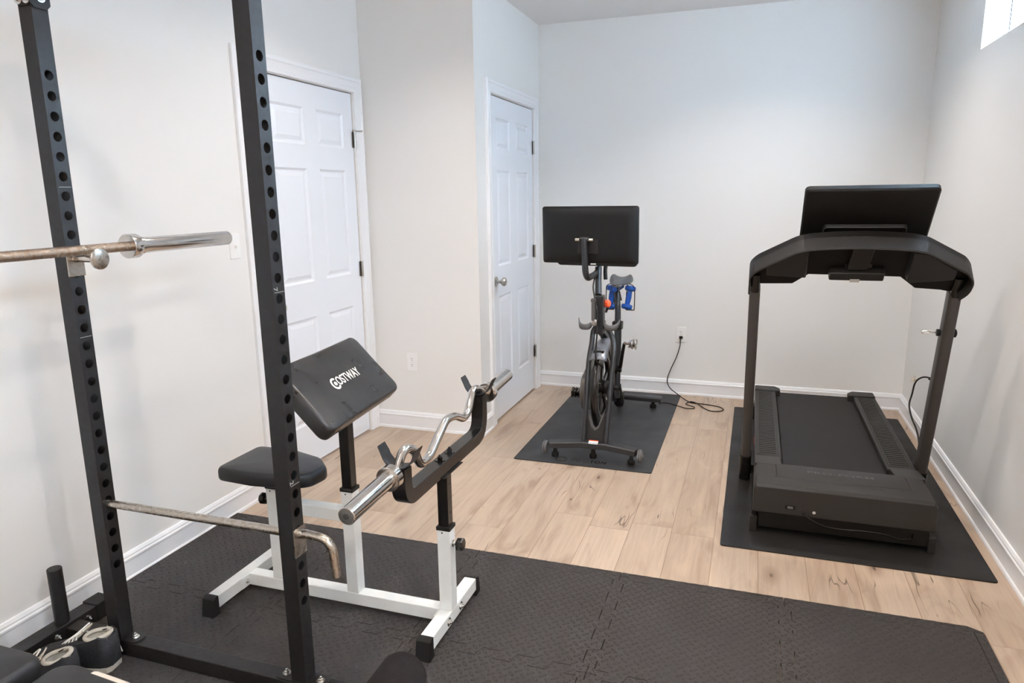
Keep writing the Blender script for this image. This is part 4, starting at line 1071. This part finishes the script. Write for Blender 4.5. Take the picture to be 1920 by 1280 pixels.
# ---------------------------------------------------------------- treadmill
TM = thing('treadmill', (.40, 3.85, .0065), 'black folding treadmill with a large black screen, on a black mat by the right wall', 'treadmill')
CX = .402
b = MB(); b.box(.185, .655, 3.262, 4.76, .150, .1600); b.build('belt', BELT, TM)
b = MB(); b.box(.068, .735, 3.45, 4.73, .095, .149); b.build('deck_frame', PLASTICD, TM, bevel=.006)
b = MB(); b.lathe((.12, 4.735, .135), (1, 0, 0), [(0, .024), (.56, .024)], 20); b.build('rear_roller', BELT, TM)
for s in (-1, 1):
    xo, xi = (CX+s*.350, CX+s*.226)
    x0, x1 = min(xo, xi), max(xo, xi)
    b = MB(); b.box(x0, x1, 3.425, 4.69, .1495, .192); fr_ = b.build('foot_rail', PLASTIC, TM, bevel=.006)
    if s < 0: ec = [(x0, 4.66), (x1+.028, 4.66), (x1+.028, 4.715), (x1, 4.76), (x0, 4.76)]
    else: ec = [(x0-.028, 4.66), (x1, 4.66), (x1, 4.76), (x0, 4.76), (x0-.028, 4.715)]
    b = MB(); b.prism([(p[0], p[1]) for p in ec], (0, 0, .10), (1, 0, 0), (0, 1, 0), .100); b.build('rear_cap', PLASTIC, fr_, bevel=.006)
    b = MB()
    gx0, gx1 = (x0+.022, x1-.022)
    for k in range(42):
        y = 3.49+k*.0275
        b.box(gx0, gx1, y, y+.012, .1915, .1945)
    b.build('grip_ribs', PLASTIC, fr_, bevel=.001)
    b = MB(); b.tube([(gx0-.009, 3.465, .1922), (gx1+.009, 3.465, .1922), (gx1+.009, 4.65, .1922), (gx0-.009, 4.65, .1922)], .0022, 6, closed=True); b.build('rail_border', PLASTICD, fr_)
# hood
def loft_y(b, secs):
    """secs: list of (y, [(x,z)...]) """
    rings = [[b.bm.verts.new((x, y, z)) for x, z in pts] for y, pts in secs]; n = len(rings[0])
    for a, c in zip(rings, rings[1:]):
        for i in range(n): b.bm.faces.new((a[i], a[(i+1) % n], c[(i+1) % n], c[i]))
    b.bm.faces.new(rings[0][::-1]); b.bm.faces.new(rings[-1]); return b
def hoodsec(hw, zt_, zb_): return [(CX-hw, zb_), (CX-hw, zt_-.018), (CX-hw+.010, zt_), (CX+hw-.010, zt_), (CX+hw, zt_-.018), (CX+hw, zb_)]
HX = CX-.008
b = MB(); loft_y(b, [(2.972, [(x-.008, z) for x, z in hoodsec(.342, .226, .112)]), (2.985, [(x-.008, z) for x, z in hoodsec(.345, .236, .108)]), (3.13, [(x-.006, z) for x, z in hoodsec(.345, .230, .10)]), (3.262, [(x-.004, z) for x, z in hoodsec(.345, .222, .10)])])
hd = b.build('motor_hood', HOOD, TM, bevel=.004)
for s in (-1, 1):
    x0, x1 = sorted((CX+s*.349, CX+s*.232))
    b = MB(); b.prism([(3.2625, .10), (3.2625, .2215), (3.425, .200), (3.425, .10)], (x0, 0, 0), (0, 1, 0), (0, 0, 1), x1-x0); b.build('hood_wing', HOOD, hd, bevel=.004)
    b = MB(); xk = CX+s*.222; b.prism([(3.2625, .161), (3.2625, .205), (3.31, .195), (3.34, .161)], (xk-.009, 0, 0), (0, 1, 0), (0, 0, 1), .018); b.build('belt_guide', PLASTICD, hd, bevel=.002)
b = MB(); ol = [(.142, 3.085), (.668, 3.085), (.660, 3.262), (.150, 3.262)]
rings = []
for y, z, i_ in ((3.083, .2325, 0), (3.095, .2365, .002), (3.258, .2295, .002), (3.2615, .2222, .002)):
    w_ = .262-i_; rings.append([b.bm.verts.new((.404-w_, y, z)), b.bm.verts.new((.404+w_, y, z))])
for a, c in zip(rings, rings[1:]): b.bm.faces.new((a[0], a[1], c[1], c[0]))
bot = [b.bm.verts.new((.404-.262, 3.083, .2285)), b.bm.verts.new((.404+.262, 3.083, .2285)), b.bm.verts.new((.404+.262, 3.2615, .2200)), b.bm.verts.new((.404-.262, 3.2615, .2200))]
b.bm.faces.new((rings[0][0], bot[0], bot[1], rings[0][1])); b.bm.faces.new((bot[0], rings[0][0], rings[1][0], rings[2][0], rings[3][0], bot[3])); b.bm.faces.new((bot[1], bot[2], rings[3][1], rings[2][1], rings[1][1], rings[0][1])); b.bm.faces.new((rings[3][0], rings[3][1], bot[2], bot[3]))
pn = b.build('top_panel', HOOD, hd, bevel=.002)
for x in (.404-.268, .404+.268):
    b = MB(); b.prism(rrect(.006, .17, .002, 2), (x, 3.175, .2255), (1, 0, 0), V((0, 1, -.05)), .0035); b.build('panel_gap', DARKSLOT, hd)
b = MB(); b.bm.free(); b.bm = text_mesh('PRO-FORM', .034, .0003, .0004, 1.5, 1.1)
bmesh.ops.transform(b.bm, matrix=Matrix.Translation((.404, 3.178, .2334)) @ Matrix.Rotation(-.0429, 4, 'X'), verts=b.bm.verts); b.build('hood_lettering', GREYT, pn)
b = MB(); b.box(.075, .725, 3.005, 3.26, .030, .099); b.build('motor_pan', PLASTICD, TM, bevel=.004)
for x in (.057, .735):
    b = MB(); b.box(x-.014, x+.014, 3.000, 3.022, zf, .075); b.build('front_foot', PLASTIC, TM, bevel=.002)
    b = MB(); b.box(x-.012, x+.012, 3.0225, 3.62, .020, .060); b.build('base_rail', PLASTICD, TM, bevel=.003)
    b = MB(); b.box(x-.012, x+.012, 4.62, 4.70, zf, .094); b.build('rear_foot', PLASTICD, TM, bevel=.003)
b = MB(); b.prism(rrect(.040, .017, .002, 2), (.198, 2.9745, .148), (1, 0, 0), V((0, .04, 1)), .003); b.build('switch_frame', GLOSSB, hd)
b = MB(); b.prism(rrect(.022, .010, .001, 2), (.198, 2.9705, .148), (1, 0, 0), V((0, .04, 1)), .002); b.build('power_switch', CUPG, hd)
b = MB(); b.lathe((.291, 2.9735, .137), (0, -1, 0), [(0, .0145), (.0012, .0145), (.0014, 0)], 26); b.build('round_sticker', WHITEP, hd)
b = MB(); b.lathe((.291, 2.9720, .136), (0, -1, 0), [(0, .0065), (.0004, .0065), (.0005, 0)], 12); b.build('sticker_print', SLAT, hd)
b = MB(); b.tube(bez([(.243, 2.975, .138), (.255, 2.962, .128), (.278, 2.956, .112), (.335, 2.958, .088), (.40, 2.962, .082), (.47, 2.966, .084), (.55, 2.970, .080), (.61, 2.975, .066), (.655, 2.985, .068), (.665, 3.006, .078)], 6), .0035, 8); b.build('power_cable', GLOSSB, TM)
b = MB(); b.prism(rrect(.010, .10, .002, 2), (.0515, 3.78, .150), (0, 0, 1), (0, 1, 0), -.001); b.build('red_sticker', ORANGE, TM)
# uprights
for s, xx in ((-1, .013), (1, .790)):
    b = MB(); b.tube([(xx, 3.575, .10), (xx, 3.315, 1.03)], 1, sec=rrect(.046, .072, .014, 4), up=(0, 1, 0)); up_ = b.build('upright', POSTG, TM)
    up_.data.materials[0] = POSTG
    b = MB(); b.tube([(xx, 3.596, .024), (xx, 3.5585, .16)], 1, sec=rrect(.054, .082, .014, 4), up=(0, 1, 0)); b.build('upright_socket', GLOSSB, TM, bevel=.002)
    xa, xb_ = (xx+.022, .068) if s < 0 else (.735, xx-.022)
    b = MB(); b.box(xa, xb_, 3.56, 3.61, .05, .095); b.build('pivot_bracket', PLASTICD, TM)
    b = MB(); b.tube([(xx, 3.322, 1.005), (xx, 3.27, 1.10)], 1, sec=rrect(.040, .066, .012, 4), up=(0, 1, 0)); b.build('upright_sleeve', GLOSSB, TM)
    if s < 0:
        b = MB(); b.lathe((xx, 3.289, 1.0), V((0, -1, -.28)), [(0, .013), (.002, .013), (.003, 0)], 20); b.build('hole_plug', GLOSSB, up_)
kz = .845; ky = 3.368
b = MB(); b.lathe((.790-.024, ky, kz), (-1, 0, 0), [(0, .014), (.004, .015), (.013, .015), (.014, .010)], 18); b.build('latch_washer', RUBBER, TM)
b = MB(); b.lathe((.790+.024, ky, kz), (1, 0, 0), [(0, .014), (.003, .018), (.010, .018), (.014, .010)], 18); b.build('latch_washer', RUBBER, TM)
b = MB(); b.tube([(.752, ky, kz), (.742, ky, kz+.001), (.722, ky, kz+.006), (.702, ky, kz+.004), (.697, ky, kz-.001), (.702, ky, kz-.005), (.722, ky, kz-.004), (.742, ky, kz-.001)], .0035, 8, closed=True); b.build('pull_ring', ZINC, TM)
# console
ZT = 1.264
def cp(x, z, d=0): return V((x, 3.10+(ZT-z)*.88-.75*d, z-.66*d))
top = [(-.015, 1.045), (-.014, 1.128), (.015, 1.160), (.165, 1.243), (.215, 1.255), (.30, 1.262), (.40, 1.265), (.50, 1.262), (.585, 1.256), (.64, 1.243), (.795, 1.160), (.825, 1.122), (.822, 1.07), (.795, 1.040)]
tops = rpoly([(x, z, 0) for x, z in top], .018, 3)
b = MB()
lowr = [(.765, 1.030), (.735, 1.036), (.640, 1.042), (.575, 1.092), (.225, 1.096), (.165, 1.050), (.035, 1.046)]
outl = [(p.x, p.y) for p in tops]+lowr
f1 = [b.bm.verts.new(cp(x, z, 0)) for x, z in outl]; f2 = [b.bm.verts.new(cp(x, z, -.030)) for x, z in outl]
n = len(outl); b.bm.faces.new(f1); b.bm.faces.new(f2[::-1])
for i in range(n): b.bm.faces.new((f1[i], f1[(i+1) % n], f2[(i+1) % n], f2[i]))
con = b.build('console_shell', PLASTICD, TM)
b = MB(); rows = []
ctr = V((.405, 1.0, 0))
for i, p in enumerate(tops):
    a = tops[max(0, i-1)]; c = tops[min(len(tops)-1, i+1)]; tt = (c-a).normalized(); nn = V((tt.y, -tt.x, 0))  # inward
    q = p+nn*.007
    rows.append([b.bm.verts.new(v_) for v_ in (cp(p.x, p.y, -.005), cp(p.x, p.y, .062), cp(p.x+nn.x*.003, p.y+nn.y*.003, .066), cp(q.x, q.y, .064), cp(q.x, q.y, 0.0005))])
for a, c in zip(rows, rows[1:]):
    for k in range(5): b.bm.faces.new((a[k], a[(k+1) % 5], c[(k+1) % 5], c[k]))
b.bm.faces.new(rows[0]); b.bm.faces.new(rows[-1][::-1])
b.build('console_rim', HOOD, TM, angle=40)
def conbox(name, ol, d, m, parent=con, shrink=.92):
    b = MB(); cx = sum(p[0] for p in ol)/len(ol); cz = sum(p[1] for p in ol)/len(ol)
    r1 = [b.bm.verts.new(cp(x, z, .0006)) for x, z in ol]; r2 = [b.bm.verts.new(cp(cx+(x-cx)*shrink, cz+(z-cz)*shrink, d)) for x, z in ol]
    n = len(ol); b.bm.faces.new(r1[::-1]); b.bm.faces.new(r2)
    for i in range(n): b.bm.faces.new((r1[i], r1[(i+1) % n], r2[(i+1) % n], r2[i]))
    return b.build(name, m, parent, bevel=.006)
conbox('tray_underside', [(.045, 1.118), (.045, 1.160), (.16, 1.225), (.218, 1.235), (.218, 1.108)], .046, PLASTIC)
conbox('tray_underside', [(.765, 1.112), (.765, 1.155), (.65, 1.225), (.585, 1.235), (.585, 1.104), (.60, 1.096)], .046, PLASTIC)
conbox('control_box', [(.30, 1.1), (.30, 1.135), (.51, 1.135), (.51, 1.1)], .040, PLASTIC, shrink=.98)
conbox('center_rib', [(.365, 1.14), (.375, 1.235), (.455, 1.235), (.445, 1.14)], .030, PLASTIC, shrink=.98)
b = MB(); lx = .40
pts = [cp(lx-.018, 1.099, .0405)+V((0, -.002, -.003)), cp(lx+.018, 1.099, .0405)+V((0, -.002, -.003)), cp(lx+.018, 1.110, .0408), cp(lx-.018, 1.110, .0408)]
b.poly([p for p in pts]+[p+V((0, -.0008, -.0006)) for p in pts], [(0, 1, 2, 3), (7, 6, 5, 4), (0, 4, 5, 1), (1, 5, 6, 2), (2, 6, 7, 3), (3, 7, 4, 0)]); b.build('console_label', SLAT, con)
# screen
SU = V((0, -.66, .75)).normalized(); SX = V((1, 0, 0)); SN = SX.cross(SU)   # SN points to the camera side / down
if SN.y > 0: SN = -SN
SCc = V((.418, 3.065, 1.443))-SU*.150
b = MB(); W_, H_ = .475, .30
layered(b, [(rrect(W_-.004, H_-.004, .018, 5), -.030), (rrect(W_, H_, .018, 5), -.027), (rrect(W_, H_, .018, 5), -.008), (rrect(W_-.012, H_-.012, .018, 5), -.002), (rrect(W_-.034, H_-.034, .016, 5), 0)], SCc, SX, SU, SN)
scn = b.build('console_screen', PLASTICD, TM, angle=25)
b = MB(); layered(b, [(rrect(W_-.02, H_-.02, .01, 3), -.0008), (rrect(W_-.02, H_-.02, .01, 3), 0)], SCc-SN*.0302, SX, SU, SN); b.build('display_glass', GLOSSB, scn)
b = MB(); layered(b, [(rrect(.315, .16, .018, 5, 0, -.108), 0), (rrect(.300, .145, .014, 5, 0, -.110), .014)], SCc, SX, SU, SN); mr_ = b.build('mount_recess', PLASTICD, scn, bevel=.003)
b = MB(); b.tube([SCc+SX*p[0]+SU*p[1]+SN*.0145 for p in rrect(.304, .150, .016, 5, 0, -.109)], .0022, 6, closed=True); b.build('recess_edge', POSTG, mr_)
b = MB(); b.box(.36, .46, 3.205, 3.235, 1.13, 1.235); b.build('screen_neck', PLASTICD, TM)
# treadmill cord
t = thing('plugged_lead', (.93, 4.1, .30), 'black lead with a cream tag hanging behind the right treadmill post', 'cord')
b = MB(); b.tube(bez([(.955, 4.25, .432), (.935, 4.262, .436), (.915, 4.278, .432), (.895, 4.29, .415), (.882, 4.30, .385), (.875, 4.30, .33), (.862, 4.28, .27), (.868, 4.22, .215), (.884, 4.15, .165), (.884, 4.06, .11), (.872, 3.98, .05), (.866, 3.93, .013), (.862, 3.85, .0110), (.84, 3.72, .0110)], 6), .0045, 10); b.build('cable', RUBBER, t)
b = MB(); b.lathe((.9755, 4.25, .432), (-1, 0, 0), [(0, .014), (.012, .014), (.030, .009), (.040, .006)], 14); b.build('plug', RUBBER, t)
b = MB(); b.lathe((.872, 4.296, .400), (.2, 0, 1), [(0, .011), (.016, .012), (.0165, .004), (.034, .004)], 14); b.build('cord_tag', CREAM, t)
